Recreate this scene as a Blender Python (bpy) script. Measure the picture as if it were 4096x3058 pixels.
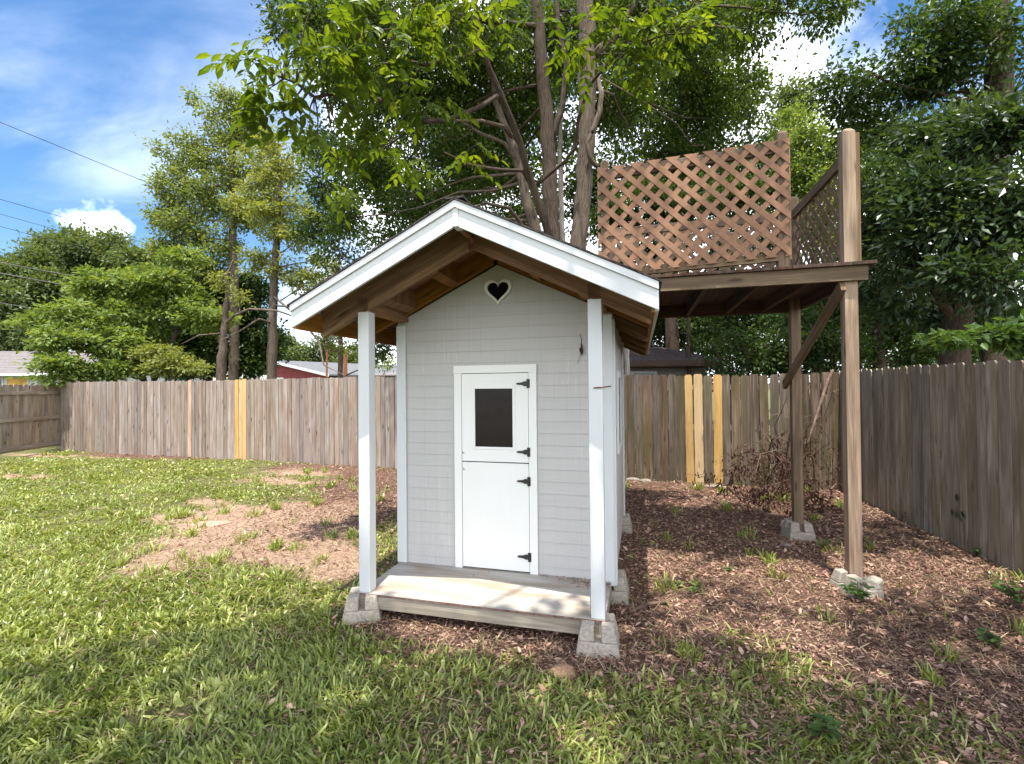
import bpy, math, random
import numpy as np
from mathutils import Vector, Matrix

# ------------------------------------------------------------------ camera, world, sun, exposure
for o in list(bpy.data.objects): bpy.data.objects.remove(o)
SC = bpy.context.scene
COL = SC.collection
CAMZ, FPX, PITCH, ROLL = 1.6, 1909.85, 0.0121, -0.0089
cd = bpy.data.cameras.new('camera'); cam = bpy.data.objects.new('camera', cd); COL.objects.link(cam)
cd.sensor_width = 36; cd.lens = 36*FPX/4096; cd.clip_start = 0.05; cd.clip_end = 2000
cam.matrix_world = Matrix.Translation((0, 0, CAMZ)) @ Matrix.Rotation(math.pi/2+PITCH, 4, 'X') @ Matrix.Rotation(ROLL, 4, 'Z')
SC.camera = cam
SUN_EL, SUN_AZ = math.radians(74), math.radians(188)      # azimuth clockwise from +Y (the view direction): high and a little behind the camera
sd = bpy.data.lights.new('sun', 'SUN'); sd.energy = 2.9; sd.angle = math.radians(0.53); sd.color = (1.0, 0.95, 0.86)
sun = bpy.data.objects.new('sun', sd); COL.objects.link(sun)
sv = Vector((math.sin(SUN_AZ)*math.cos(SUN_EL), math.cos(SUN_AZ)*math.cos(SUN_EL), math.sin(SUN_EL)))
sun.rotation_euler = sv.to_track_quat('Z', 'Y').to_euler(); sun.location = (0, -10, 40)
W = bpy.data.worlds.new('World'); SC.world = W; W.use_nodes = True
nt = W.node_tree; nt.nodes.clear()
def wn(t, **k):
    n = nt.nodes.new(t)
    for a, b in k.items(): setattr(n, a, b)
    return n
L = nt.links.new
out = wn('ShaderNodeOutputWorld'); bg = wn('ShaderNodeBackground'); bg.inputs['Strength'].default_value = 0.15
sky = wn('ShaderNodeTexSky', sky_type='NISHITA', sun_disc=False); sky.sun_elevation = SUN_EL; sky.sun_rotation = SUN_AZ
sky.air_density = 1.0; sky.dust_density = 0.6; sky.ozone_density = 2.0
hs = wn('ShaderNodeHueSaturation'); hs.inputs['Saturation'].default_value = 1.25; hs.inputs['Value'].default_value = 0.46
L(sky.outputs[0], hs.inputs['Color'])
tc = wn('ShaderNodeTexCoord'); sp = wn('ShaderNodeSeparateXYZ'); L(tc.outputs['Generated'], sp.inputs[0])
zc = wn('ShaderNodeMath', operation='ADD'); L(sp.outputs['Z'], zc.inputs[0]); zc.inputs[1].default_value = 0.22
dx = wn('ShaderNodeMath', operation='DIVIDE'); L(sp.outputs['X'], dx.inputs[0]); L(zc.outputs[0], dx.inputs[1])
dy = wn('ShaderNodeMath', operation='DIVIDE'); L(sp.outputs['Y'], dy.inputs[0]); L(zc.outputs[0], dy.inputs[1])
cb = wn('ShaderNodeCombineXYZ'); L(dx.outputs[0], cb.inputs[0]); L(dy.outputs[0], cb.inputs[1])
mp = wn('ShaderNodeMapping'); L(cb.outputs[0], mp.inputs[0]); mp.inputs['Rotation'].default_value = (0, 0, 0.6); mp.inputs['Scale'].default_value = (0.75, 1.9, 1); mp.inputs['Location'].default_value = (3.1, 1.2, 0)
n1 = wn('ShaderNodeTexNoise'); L(mp.outputs[0], n1.inputs['Vector']); n1.inputs['Scale'].default_value = 1.1; n1.inputs['Detail'].default_value = 9; n1.inputs['Roughness'].default_value = 0.55; n1.inputs['Distortion'].default_value = 0.7
r1 = wn('ShaderNodeMapRange'); L(n1.outputs[0], r1.inputs[0]); r1.inputs[1].default_value = 0.44; r1.inputs[2].default_value = 0.86; r1.interpolation_type = 'SMOOTHSTEP'
# cumulus: more cloud low down and towards the right
n2 = wn('ShaderNodeTexNoise'); L(tc.outputs['Generated'], n2.inputs['Vector']); n2.inputs['Scale'].default_value = 4.2; n2.inputs['Detail'].default_value = 7; n2.inputs['Roughness'].default_value = 0.5
b1 = wn('ShaderNodeMapRange'); L(sp.outputs['X'], b1.inputs[0]); b1.inputs[1].default_value = -0.50; b1.inputs[2].default_value = -0.22; b1.inputs[3].default_value = -0.20; b1.inputs[4].default_value = 0.14
b1b = wn('ShaderNodeMath', operation='MULTIPLY_ADD'); L(sp.outputs['Y'], b1b.inputs[0]); b1b.inputs[1].default_value = -0.55; b1b.inputs[2].default_value = 0.0  # unseen cloud added behind the camera as soft fill for the playhouse front
b1c = wn('ShaderNodeMath', operation='MAXIMUM'); L(b1b.outputs[0], b1c.inputs[0]); b1c.inputs[1].default_value = -0.0
b1d = wn('ShaderNodeMath', operation='ADD'); L(b1c.outputs[0], b1d.inputs[0]); L(b1.outputs[0], b1d.inputs[1])
b2 = wn('ShaderNodeMath', operation='MULTIPLY_ADD'); L(sp.outputs['Z'], b2.inputs[0]); b2.inputs[1].default_value = -0.42; L(b1d.outputs[0], b2.inputs[2])
b3 = wn('ShaderNodeMath', operation='ADD'); L(n2.outputs[0], b3.inputs[0]); L(b2.outputs[0], b3.inputs[1])
r2 = wn('ShaderNodeMapRange'); L(b3.outputs[0], r2.inputs[0]); r2.inputs[1].default_value = 0.30; r2.inputs[2].default_value = 0.52; r2.interpolation_type = 'SMOOTHSTEP'
s1 = wn('ShaderNodeMath', operation='MULTIPLY'); L(r1.outputs[0], s1.inputs[0]); s1.inputs[1].default_value = 0.34
cdir = Vector((-0.88, 1.0, 0.352)).normalized()
vd = wn('ShaderNodeVectorMath', operation='DISTANCE'); L(tc.outputs['Generated'], vd.inputs[0]); vd.inputs[1].default_value = cdir
n3_ = wn('ShaderNodeTexNoise'); L(tc.outputs['Generated'], n3_.inputs['Vector']); n3_.inputs['Scale'].default_value = 26; n3_.inputs['Detail'].default_value = 5
v2 = wn('ShaderNodeMath', operation='MULTIPLY_ADD'); L(n3_.outputs[0], v2.inputs[0]); v2.inputs[1].default_value = -0.075; L(vd.outputs['Value'], v2.inputs[2])
r3 = wn('ShaderNodeMapRange'); L(v2.outputs[0], r3.inputs[0]); r3.inputs[1].default_value = 0.004; r3.inputs[2].default_value = -0.022; r3.inputs[3].default_value = 0.0; r3.inputs[4].default_value = 0.85
m0 = wn('ShaderNodeMath', operation='MAXIMUM'); L(s1.outputs[0], m0.inputs[0]); L(r3.outputs[0], m0.inputs[1])
mx = wn('ShaderNodeMath', operation='MAXIMUM'); L(m0.outputs[0], mx.inputs[0]); L(r2.outputs[0], mx.inputs[1])
mc = wn('ShaderNodeMix', data_type='RGBA'); L(mx.outputs[0], mc.inputs[0]); L(hs.outputs[0], mc.inputs[6]); mc.inputs[7].default_value = (6.2, 6.4, 6.9, 1)
L(mc.outputs[2], bg.inputs['Color']); L(bg.outputs[0], out.inputs[0])
SC.view_settings.view_transform = 'Standard'; SC.view_settings.look = 'None'; SC.view_settings.exposure = 1.75; SC.view_settings.gamma = 1.0
SC.render.engine = 'CYCLES'
cy = SC.cycles; cy.max_bounces = 8; cy.diffuse_bounces = 5; cy.glossy_bounces = 2; cy.transmission_bounces = 5; cy.transparent_max_bounces = 4; cy.sample_clamp_indirect = 6; cy.use_denoising = True
try: cy.denoising_prefilter = 'ACCURATE'
except Exception: pass

# ------------------------------------------------------------------ measuring helpers: photo pixel (2213 px wide) -> point in the yard
def ray(px, py):
    dx_, dy_ = px/0.5403-2048, py/0.5403-1529
    cr, sr = math.cos(ROLL), math.sin(ROLL)
    a = dx_*cr+dy_*sr; b = -dx_*sr+dy_*cr
    u, w = a/FPX, -b/FPX; c, s = math.cos(PITCH), math.sin(PITCH)
    return np.array([u, c-w*s, s+w*c])
def at(px, py, Y):
    r = ray(px, py); t = Y/r[1]; return np.array([r[0]*t, Y, CAMZ+r[2]*t])
def gp(px, py, z=0.0):
    r = ray(px, py); t = (z-CAMZ)/r[2]; return np.array([r[0]*t, r[1]*t, z])
rng = np.random.default_rng(7); random.seed(7)

# ------------------------------------------------------------------ mesh helpers
def make_mesh(name, V, faces, uv=None, rnd=None, attrs=None, smooth=False):
    """faces: list of int arrays (n,k). uv: per-loop array in face order. rnd: per-face floats."""
    V = np.asarray(V, np.float32); me = bpy.data.meshes.new(name)
    faces = [np.asarray(f, np.int32) for f in faces if len(f)]
    nl = sum(f.size for f in faces); nf = sum(len(f) for f in faces)
    me.vertices.add(len(V)); me.vertices.foreach_set('co', V.ravel())
    me.loops.add(nl); me.polygons.add(nf)
    me.loops.foreach_set('vertex_index', np.concatenate([f.ravel() for f in faces]))
    tot = np.concatenate([np.full(len(f), f.shape[1], np.int32) for f in faces])
    me.polygons.foreach_set('loop_start', np.concatenate([[0], np.cumsum(tot)[:-1]]).astype(np.int32))
    me.polygons.foreach_set('use_smooth', np.full(nf, bool(smooth)))
    if uv is not None:
        me.uv_layers.new(name='UVMap').data.foreach_set('uv', np.asarray(uv, np.float32).ravel())
    if rnd is not None:
        a = me.attributes.new('rnd', 'FLOAT', 'FACE'); a.data.foreach_set('value', np.asarray(rnd, np.float32))
    for k, v in (attrs or {}).items():
        a = me.attributes.new(k, 'FLOAT', 'POINT'); a.data.foreach_set('value', np.asarray(v, np.float32))
    me.update(calc_edges=True); me.validate()
    return me
def link(name, me, mat, parent=None):
    o = bpy.data.objects.new(name, me); COL.objects.link(o)
    if mat is not None: me.materials.append(mat)
    if parent is not None: o.parent = parent
    return o
def tag(o, label=None, cat=None, group=None, kind=None):
    if label: o['label'] = label
    if cat: o['category'] = cat
    if group: o['group'] = group
    if kind: o['kind'] = kind
    return o
def empty(name, loc, rz=0.0):
    o = bpy.data.objects.new(name, None); COL.objects.link(o); o.location = loc; o.rotation_euler = (0, 0, rz); o.empty_display_size = 0.1
    return o
def unit(v): v = np.asarray(v, float); return v/(np.linalg.norm(v)+1e-12)

class MB:
    """collects boards, prisms and tubes; UV = metres along the grain, metres across; rnd = one number per piece"""
    def __init__(s): s.V = []; s.F = {}; s.n = 0
    def _f(s, idx, uv, r): s.F.setdefault(len(idx), []).append((idx, uv, r))
    def board(s, a, b, w, t, up=(0, 0, 1), r=None, cut=None):
        """rectangular board from a to b; w = size along 'up', t = size across"""
        a = np.asarray(a, float); b = np.asarray(b, float); d = b-a; L_ = np.linalg.norm(d); d = d/L_
        upv = np.asarray(up, float); side = unit(np.cross(d, upv)); upn = np.cross(side, d)
        r = random.random() if r is None else r
        P = []
        for p in (a, b):
            for i, j in ((-1, -1), (1, -1), (1, 1), (-1, 1)): P.append(p+side*(t/2*i)+upn*(w/2*j))
        s.raw8(P, L_, w, t, r)
    def raw8(s, P, L_, w, t, r):
        n = s.n; s.V += [tuple(p) for p in P]; s.n += 8
        o = random.random()*3
        q = [((0, 1, 5, 4), t, 0), ((1, 2, 6, 5), w, t), ((2, 3, 7, 6), t, t+w), ((3, 0, 4, 7), w, 2*t+w)]
        for f, k, off in q: s._f([n+i for i in f], [(o, off), (o, off+k), (o+L_, off+k), (o+L_, off)], r)
        s._f([n+3, n+2, n+1, n+0], [(o, 0), (o, t), (o+w*0.2, t), (o+w*0.2, 0)], r)
        s._f([n+4, n+5, n+6, n+7], [(o, 0), (o, t), (o+w*0.2, t), (o+w*0.2, 0)], r)
    def box(s, lo, hi, axis=2, r=None):
        lo = np.array(lo, float); hi = np.array(hi, float); c = (lo+hi)/2; e = hi-lo
        a = c.copy(); b = c.copy(); a[axis] = lo[axis]; b[axis] = hi[axis]
        up = {0: (0, 0, 1), 1: (0, 0, 1), 2: (0, 1, 0)}[axis]
        w = {0: e[2], 1: e[2], 2: e[1]}[axis]; t = {0: e[1], 1: e[0], 2: e[0]}[axis]
        s.board(a, b, w, t, up, r)
    def prism(s, poly, off, r=None, axis=0):
        """poly: list of 3-D points (planar, CCW seen from the front), extruded by vector off"""
        r = random.random() if r is None else r
        P = [np.asarray(p, float) for p in poly]; off = np.asarray(off, float); k = len(P); n = s.n
        s.V += [tuple(p) for p in P]+[tuple(p+off) for p in P]; s.n += 2*k
        o = random.random()*3
        X = unit(P[1]-P[0]) if np.ndim(axis) == 0 else unit(axis); Nn = unit(off); Yv = np.cross(Nn, X)
        uvp = [(o+float(p@X), float(p@Yv)) for p in P]
        s._f([n+i for i in range(k)], uvp, r)
        s._f([n+k+i for i in reversed(range(k))], [uvp[i] for i in reversed(range(k))], r)
        for i in range(k):
            j = (i+1) % k; T = np.linalg.norm(off)
            s._f([n+j, n+i, n+k+i, n+k+j], [uvp[j], uvp[i], (uvp[i][0], uvp[i][1]+T), (uvp[j][0], uvp[j][1]+T)], r)
    def face(s, pts, r=0.5, uv=None):
        n = s.n; s.V += [tuple(p) for p in pts]; s.n += len(pts)
        s._f(list(range(n, n+len(pts))), uv or [(float(p[0]), float(p[2])) for p in pts], r)
    def tube(s, pts, rad, sides=6, r=None, cap=True):
        r = random.random() if r is None else r
        pts = [np.asarray(p, float) for p in pts]; k = len(pts)
        if np.isscalar(rad): rad = [rad]*k
        n = s.n; ref = np.array([0.31, 0.17, 0.93]); Ls = 0; u0 = random.random()*5; us = []
        t0 = None
        for i, p in enumerate(pts):
            t = unit(pts[min(i+1, k-1)]-pts[max(i-1, 0)])
            a = np.cross(t, ref)
            if np.linalg.norm(a) < 0.1: a = np.cross(t, np.array([1.0, 0, 0]))
            a = unit(a); b = np.cross(t, a)
            if i: Ls += np.linalg.norm(p-pts[i-1])
            us.append(u0+Ls)
            for j in range(sides):
                q = 2*math.pi*j/sides; s.V.append(tuple(p+(a*math.cos(q)+b*math.sin(q))*rad[i]))
            ref = b if False else ref
        s.n += k*sides
        for i in range(k-1):
            for j in range(sides):
                j2 = (j+1) % sides; R = max(rad[i], 0.01)*6.28
                s._f([n+i*sides+j, n+i*sides+j2, n+(i+1)*sides+j2, n+(i+1)*sides+j],
                     [(us[i], R*j/sides), (us[i], R*(j+1)/sides), (us[i+1], R*(j+1)/sides), (us[i+1], R*j/sides)], r)
        if cap and sides > 3:
            s._f([n+j for j in reversed(range(sides))], [(0, 0)]*sides, r); s._f([n+(k-1)*sides+j for j in range(sides)], [(0, 0)]*sides, r)
    def build(s, name, mat, parent=None, smooth=False, bevel=0.0):
        fs, uv, rd = [], [], []
        for k, lst in s.F.items():
            fs.append([f[0] for f in lst]); 
            for f in lst: uv += f[1]; rd.append(f[2])
        me = make_mesh(name, s.V, fs, uv, rd, smooth=smooth)
        o = link(name, me, mat, parent)
        if bevel:
            m = o.modifiers.new('bevel', 'BEVEL'); m.width = bevel; m.segments = 2; m.limit_method = 'ANGLE'; m.angle_limit = math.radians(40)
        return o

def vnoise(x, y, seed=0, scale=1.0):
    g = np.random.default_rng(seed).random((64, 64)); x = np.asarray(x, float)*scale; y = np.asarray(y, float)*scale
    xi = np.floor(x).astype(int); yi = np.floor(y).astype(int); fx = x-xi; fy = y-yi
    fx = fx*fx*(3-2*fx); fy = fy*fy*(3-2*fy)
    a = g[xi % 64, yi % 64]; b = g[(xi+1) % 64, yi % 64]; c = g[xi % 64, (yi+1) % 64]; d = g[(xi+1) % 64, (yi+1) % 64]
    return (a*(1-fx)+b*fx)*(1-fy)+(c*(1-fx)+d*fx)*fy
def fbm(x, y, seed=0, scale=1.0):
    return (vnoise(x, y, seed, scale)+0.5*vnoise(x, y, seed+1, scale*2.1)+0.25*vnoise(x, y, seed+2, scale*4.3))/1.75

# templates for scattered leaves: x = length, y = width, z = normal
T_LEAF4 = (np.array([(0, 0, 0), (.42, .27, .07), (1, 0, -.06), (.42, -.27, .07)]), [np.array([[0, 1, 2, 3]])])
T_LEAF6 = (np.array([(0, 0, 0), (.28, .22, .05), (.68, .19, .03), (1, 0, -.10), (.68, -.19, .03), (.28, -.22, .05), (.5, 0, -.02)]),
           [np.array([[0, 6, 1], [0, 5, 6]]), np.array([[1, 6, 3, 2], [5, 4, 3, 6]])])
T_CURL = (np.array([(0, 0, 0), (.3, .24, .16), (.72, .2, .2), (1, 0, .1), (.72, -.2, .16), (.3, -.26, .12), (.5, 0, 0)]),
          [np.array([[0, 6, 1], [0, 5, 6]]), np.array([[1, 6, 3, 2], [5, 4, 3, 6]])])
T_BLADE = (np.array([(0, .5, 0), (0, -.5, 0), (.35, .55, .30), (.35, -.55, .30), (.72, .4, .42), (.72, -.4, .42), (1, 0, .34)]),
           [np.array([[0, 1, 3, 2], [2, 3, 5, 4]]), np.array([[4, 5, 6]])])
def frames(d, nrm):
    d = d/np.linalg.norm(d, axis=1, keepdims=True); y = np.cross(nrm, d); y /= np.linalg.norm(y, axis=1, keepdims=True)+1e-9
    z = np.cross(d, y); return np.stack([d, y, z], axis=2)
def scatter(tmpl, pos, R, sc, rnd=None):
    """sc: (N,3) scale along the template's axes. returns V, faces, rnd per face"""
    T, fs = tmpl; N = len(pos); k = len(T)
    V = np.einsum('nij,nkj->nki', R, T[None]*sc[:, None, :])+pos[:, None, :]
    off = (np.arange(N)*k)[:, None, None]; F = [(f[None]+off).reshape(-1, f.shape[1]) for f in fs]
    rnd = rng.random(N) if rnd is None else rnd
    return V.reshape(-1, 3), F, np.concatenate([np.repeat(rnd, len(f)) for f in fs])
def scatter_obj(name, parts, mat, parent=None):
    """merge several scatter() results into one object"""
    Vs, by, n = [], {}, 0
    for V, F, r in parts:
        i = 0
        for f in F:
            by.setdefault(f.shape[1], []).append((f+n, r[i:i+len(f)])); i += len(f)
        Vs.append(V); n += len(V)
    fs, rd = [], []
    for k, l in by.items(): fs.append(np.concatenate([a for a, _ in l])); rd.append(np.concatenate([b for _, b in l]))
    return link(name, make_mesh(name, np.concatenate(Vs), fs, None, np.concatenate(rd)), mat, parent)

# ------------------------------------------------------------------ materials
def mat_new(name):
    m = bpy.data.materials.new(name); m.use_nodes = True; t = m.node_tree; t.nodes.clear()
    return m, t, t.links.new
class NG:
    def __init__(s, t): s.t = t
    def __call__(s, typ, ins=None, **k):
        n = s.t.nodes.new(typ)
        for a, b in k.items(): setattr(n, a, b)
        for a, b in (ins or {}).items():
            if isinstance(b, bpy.types.NodeSocket): s.t.links.new(b, n.inputs[a])
            else: n.inputs[a].default_value = b
        return n
def ramp(g, fac, stops):
    n = g('ShaderNodeValToRGB', {'Fac': fac}); e = n.color_ramp.elements
    while len(e) < len(stops): e.new(0.5)
    for el, (p, c) in zip(e, stops): el.position = p; el.color = (*c, 1) if len(c) == 3 else c
    return n.outputs[0]
def mixc(g, fac, a, b, blend='MIX'):
    n = g('ShaderNodeMix', data_type='RGBA', blend_type=blend)
    for i, v in ((0, fac), (6, a), (7, b)):
        if isinstance(v, bpy.types.NodeSocket): g.t.links.new(v, n.inputs[i])
        else: n.inputs[i].default_value = v if i == 0 else (*v, 1)
    return n.outputs[2]
def mr(g, v, a, b, c=0.0, d=1.0, smooth=True):
    return g('ShaderNodeMapRange', {0: v, 1: a, 2: b, 3: c, 4: d}, interpolation_type='SMOOTHSTEP' if smooth else 'LINEAR').outputs[0]
def noise(g, vec, scale, detail=4, rough=0.55, dist=0.0):
    return g('ShaderNodeTexNoise', {'Vector': vec, 'Scale': scale, 'Detail': detail, 'Roughness': rough, 'Distortion': dist}).outputs[0]
def math_(g, op, a, b=0.0):
    return g('ShaderNodeMath', {0: a, 1: b}, operation=op).outputs[0]
def finish(g, color, rough=0.8, bump=None, bdist=0.01, bstr=0.5, spec=0.3, m=None):
    p = g('ShaderNodeBsdfPrincipled', {'Base Color': color if isinstance(color, bpy.types.NodeSocket) else (*color, 1), 'Roughness': rough, 'Specular IOR Level': spec})
    if bump is not None:
        b = g('ShaderNodeBump', {'Height': bump, 'Distance': bdist, 'Strength': bstr}); g.t.links.new(b.outputs[0], p.inputs['Normal'])
    o = g('ShaderNodeOutputMaterial'); g.t.links.new(p.outputs[0], o.inputs[0]); return p

def wood(name, dark, mid, light, stain=None, stain_amt=0.5, lo=0.35, hi=0.65, grain=1.0, knots=0.5, rough=0.85, var=0.5, blot=1.0, bstr=0.6):
    m, t, _ = mat_new(name); g = NG(t)
    uv = g('ShaderNodeUVMap', uv_map='UVMap').outputs[0]; r = g('ShaderNodeAttribute', attribute_name='rnd').outputs['Fac']
    s = g('ShaderNodeSeparateXYZ', {0: uv}); off = math_(g, 'MULTIPLY', r, 37.0)
    def vec(a, b): return g('ShaderNodeCombineXYZ', {0: math_(g, 'MULTIPLY', s.outputs[0], a), 1: math_(g, 'MULTIPLY', s.outputs[1], b), 2: off}).outputs[0]
    fine = noise(g, vec(3.0, 190*grain), 1.0, 5, 0.6, 0.25)
    wide = noise(g, vec(1.1, 24*grain), 1.0, 4, 0.55, 0.9)
    blotn = noise(g, vec(1.6*blot, 5.0*blot), 1.0, 3, 0.5, 0.3)
    f = math_(g, 'ADD', math_(g, 'MULTIPLY', fine, 0.42), math_(g, 'MULTIPLY', wide, 0.58))
    c = ramp(g, f, [(lo, dark), (0.5, mid), (hi, light)])
    if stain: c = mixc(g, math_(g, 'MULTIPLY', mr(g, blotn, 0.42, 0.7), stain_amt), c, stain)
    if knots:
        kv = g('ShaderNodeTexVoronoi', {'Vector': vec(2.2, 9.0), 'Scale': 1.0, 'Randomness': 1.0})
        k = math_(g, 'MULTIPLY', mr(g, kv.outputs['Distance'], 0.07, 0.18, 1.0, 0.0), knots); c = mixc(g, k, c, tuple(x*0.35 for x in dark))
    v = g('ShaderNodeHueSaturation', {'Color': c, 'Hue': math_(g, 'ADD', 0.5, math_(g, 'MULTIPLY', math_(g, 'SUBTRACT', r, 0.5), 0.03*var)),
        'Value': math_(g, 'ADD', 1-0.35*var, math_(g, 'MULTIPLY', math_(g, 'FRACT', math_(g, 'MULTIPLY', r, 7.3)), 0.7*var)), 'Saturation': math_(g, 'ADD', 0.8, math_(g, 'MULTIPLY', math_(g, 'FRACT', math_(g, 'MULTIPLY', r, 13.7)), 0.4))})
    finish(g, v.outputs[0], rough, f, 0.004, bstr); return m
def paint(name, col, under, wear=0.2, rough=0.55, grid=False, grain=1.0):
    """painted board: weathered paint with brush grain and hairline cracks showing the wood"""
    m, t, _ = mat_new(name); g = NG(t)
    uv = g('ShaderNodeUVMap', uv_map='UVMap').outputs[0]; s = g('ShaderNodeSeparateXYZ', {0: uv}); r = g('ShaderNodeAttribute', attribute_name='rnd').outputs['Fac']
    off = math_(g, 'MULTIPLY', r, 37.0)
    def vec(a, b): return g('ShaderNodeCombineXYZ', {0: math_(g, 'MULTIPLY', s.outputs[0], a), 1: math_(g, 'MULTIPLY', s.outputs[1], b), 2: off}).outputs[0]
    fine = noise(g, vec(4.0, 150*grain), 1.0, 5, 0.6, 0.2); big = noise(g, vec(1.5, 4.0), 1.0, 5, 0.6); crack = noise(g, vec(2.0, 55), 1.0, 8, 0.75, 0.6)
    c = mixc(g, math_(g, 'MULTIPLY', mr(g, fine, 0.35, 0.65), 0.10), col, tuple(x*0.78 for x in col))
    c = mixc(g, math_(g, 'MULTIPLY', mr(g, big, 0.4, 0.75), 0.22), c, tuple(a*b for a, b in zip(col, (0.84, 0.88, 0.80))))
    k = math_(g, 'MULTIPLY', math_(g, 'MULTIPLY', mr(g, crack, 0.64, 0.70), mr(g, big, 0.5, 0.62)), wear*3)
    c = mixc(g, g('ShaderNodeClamp', {0: k}).outputs[0], c, under)
    if grid:
        ob = g('ShaderNodeTexCoord').outputs['Object']; so = g('ShaderNodeSeparateXYZ', {0: ob})
        row = math_(g, 'FLOOR', math_(g, 'DIVIDE', math_(g, 'SUBTRACT', so.outputs[2], 0.172), 0.0921))
        par = math_(g, 'MULTIPLY', math_(g, 'MODULO', row, 2.0), 0.0)
        xx = math_(g, 'FRACT', math_(g, 'ADD', math_(g, 'DIVIDE', math_(g, 'ADD', so.outputs[0], so.outputs[1]), 0.098), par))
        ln = math_(g, 'SUBTRACT', 1.0, mr(g, math_(g, 'ABSOLUTE', math_(g, 'SUBTRACT', xx, 0.5)), 0.0, 0.022))
        nm = mr(g, noise(g, ob, 3.2, 3), 0.36, 0.62)
        c = mixc(g, math_(g, 'MULTIPLY', math_(g, 'MULTIPLY', ln, nm), 0.5), c, tuple(x*0.5 for x in col))
        ww = noise(g, g('ShaderNodeMapping', {'Vector': ob, 'Scale': (90, 90, 2.0)}).outputs[0], 1.0, 5, 0.65)
        c = mixc(g, math_(g, 'MULTIPLY', math_(g, 'MULTIPLY', mr(g, ww, 0.5, 0.72), mr(g, noise(g, ob, 2.1, 3), 0.42, 0.65)), 0.45), c, tuple(min(1, x*1.5) for x in col))
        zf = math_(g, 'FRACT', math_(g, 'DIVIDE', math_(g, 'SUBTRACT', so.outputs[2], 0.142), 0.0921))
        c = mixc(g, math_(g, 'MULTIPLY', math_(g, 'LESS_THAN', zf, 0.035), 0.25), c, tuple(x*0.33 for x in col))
        h2 = noise(g, g('ShaderNodeMapping', {'Vector': ob, 'Scale': (2.0, 2.0, 60)}).outputs[0], 1.0, 4)
        c = mixc(g, math_(g, 'MULTIPLY', mr(g, h2, 0.5, 0.8), 0.22), c, tuple(x*0.7 for x in col))
    finish(g, c, rough, math_(g, 'ADD', fine, math_(g, 'MULTIPLY', k, -0.6)), 0.0015, 0.5, 0.4); return m
def leafmat(name, dark, mid, light, trans=0.45, gloss=0.25, rough=0.45, yellow=0.0, tcol=None):
    m, t, l = mat_new(name); g = NG(t); r = g('ShaderNodeAttribute', attribute_name='rnd').outputs['Fac']
    c = ramp(g, r, [(0.0, dark), (0.5, mid), (0.95, light)])
    n = noise(g, g('ShaderNodeTexCoord').outputs['Object'], 1.3, 2); c = mixc(g, math_(g, 'MULTIPLY', mr(g, n, 0.35, 0.7), 0.55), c, mid if not yellow else light)
    d = g('ShaderNodeBsdfPrincipled', {'Base Color': c, 'Roughness': rough, 'Specular IOR Level': gloss})
    tc_ = mixc(g, 1.0, c, tcol or (1.5, 1.35, 0.45), 'MULTIPLY')
    tr = g('ShaderNodeBsdfTranslucent', {'Color': tc_})
    mx_ = g('ShaderNodeMixShader', {0: trans}); l(d.outputs[0], mx_.inputs[1]); l(tr.outputs[0], mx_.inputs[2])
    o = g('ShaderNodeOutputMaterial'); l(mx_.outputs[0], o.inputs[0]); return m
def plain(name, col, rough=0.7, nscale=8.0, amt=0.25, bump=0.3, spec=0.3, bdist=0.01):
    m, t, _ = mat_new(name); g = NG(t); ob = g('ShaderNodeTexCoord').outputs['Object']
    n = noise(g, ob, nscale, 6, 0.6); c = mixc(g, mr(g, n, 0.3, 0.7), tuple(x*(1-amt) for x in col), tuple(min(1, x*(1+amt)) for x in col))
    finish(g, c, rough, n, bdist, bump, spec); return m
def bark(name, dark, light, sx=1.0, moss=None):
    m, t, _ = mat_new(name); g = NG(t)
    uv = g('ShaderNodeUVMap', uv_map='UVMap').outputs[0]; v = g('ShaderNodeMapping', {'Vector': uv, 'Scale': (7*sx, 55*sx, 1)}).outputs[0]
    n = noise(g, v, 1.0, 6, 0.65, 0.8); ob = g('ShaderNodeTexCoord').outputs['Object']; n2 = noise(g, ob, 3.0, 4)
    c = ramp(g, n, [(0.34, dark), (0.62, light)]); c = mixc(g, math_(g, 'MULTIPLY', mr(g, n2, 0.45, 0.75), 0.5), c, moss or tuple(x*1.25 for x in light))
    finish(g, c, 0.95, n, 0.02, 0.8, 0.1); return m

M = {}
M['white'] = paint('painted_white', (0.54, 0.56, 0.565), (0.22, 0.22, 0.18), wear=0.6)
M['white_door'] = paint('painted_door', (0.73, 0.73, 0.71), (0.35, 0.30, 0.25), wear=0.04, rough=0.4)
M['siding'] = paint('painted_grey_siding', (0.44, 0.432, 0.42), (0.30, 0.28, 0.27), wear=0.03, grid=True)
M['rafter'] = wood('rafter_wood', (0.10, 0.046, 0.018), (0.20, 0.098, 0.036), (0.31, 0.17, 0.068), (0.10, 0.050, 0.02), 0.4, knots=0.6, var=0.35)
M['sheath'] = wood('roof_plywood', (0.12, 0.040, 0.020), (0.21, 0.075, 0.038), (0.32, 0.14, 0.07), (0.08, 0.03, 0.02), 0.6, grain=0.4, knots=0.2, var=0.2)
M['rim'] = wood('weathered_rim', (0.17, 0.145, 0.115), (0.28, 0.25, 0.205), (0.40, 0.37, 0.31), (0.14, 0.13, 0.10), 0.4, knots=0.5, var=0.2)
M['ply'] = wood('weathered_plywood', (0.22, 0.205, 0.18), (0.34, 0.32, 0.29), (0.44, 0.42, 0.385), (0.28, 0.20, 0.14), 0.65, grain=0.45, knots=0.1, var=0.1, blot=1.4)
M['plyedge'] = plain('plywood_edge', (0.14, 0.09, 0.075), 0.9, 40, 0.4)
M['shingle'] = plain('asphalt_shingle', (0.045, 0.038, 0.036), 0.95, 60, 0.5, 0.6)
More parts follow.
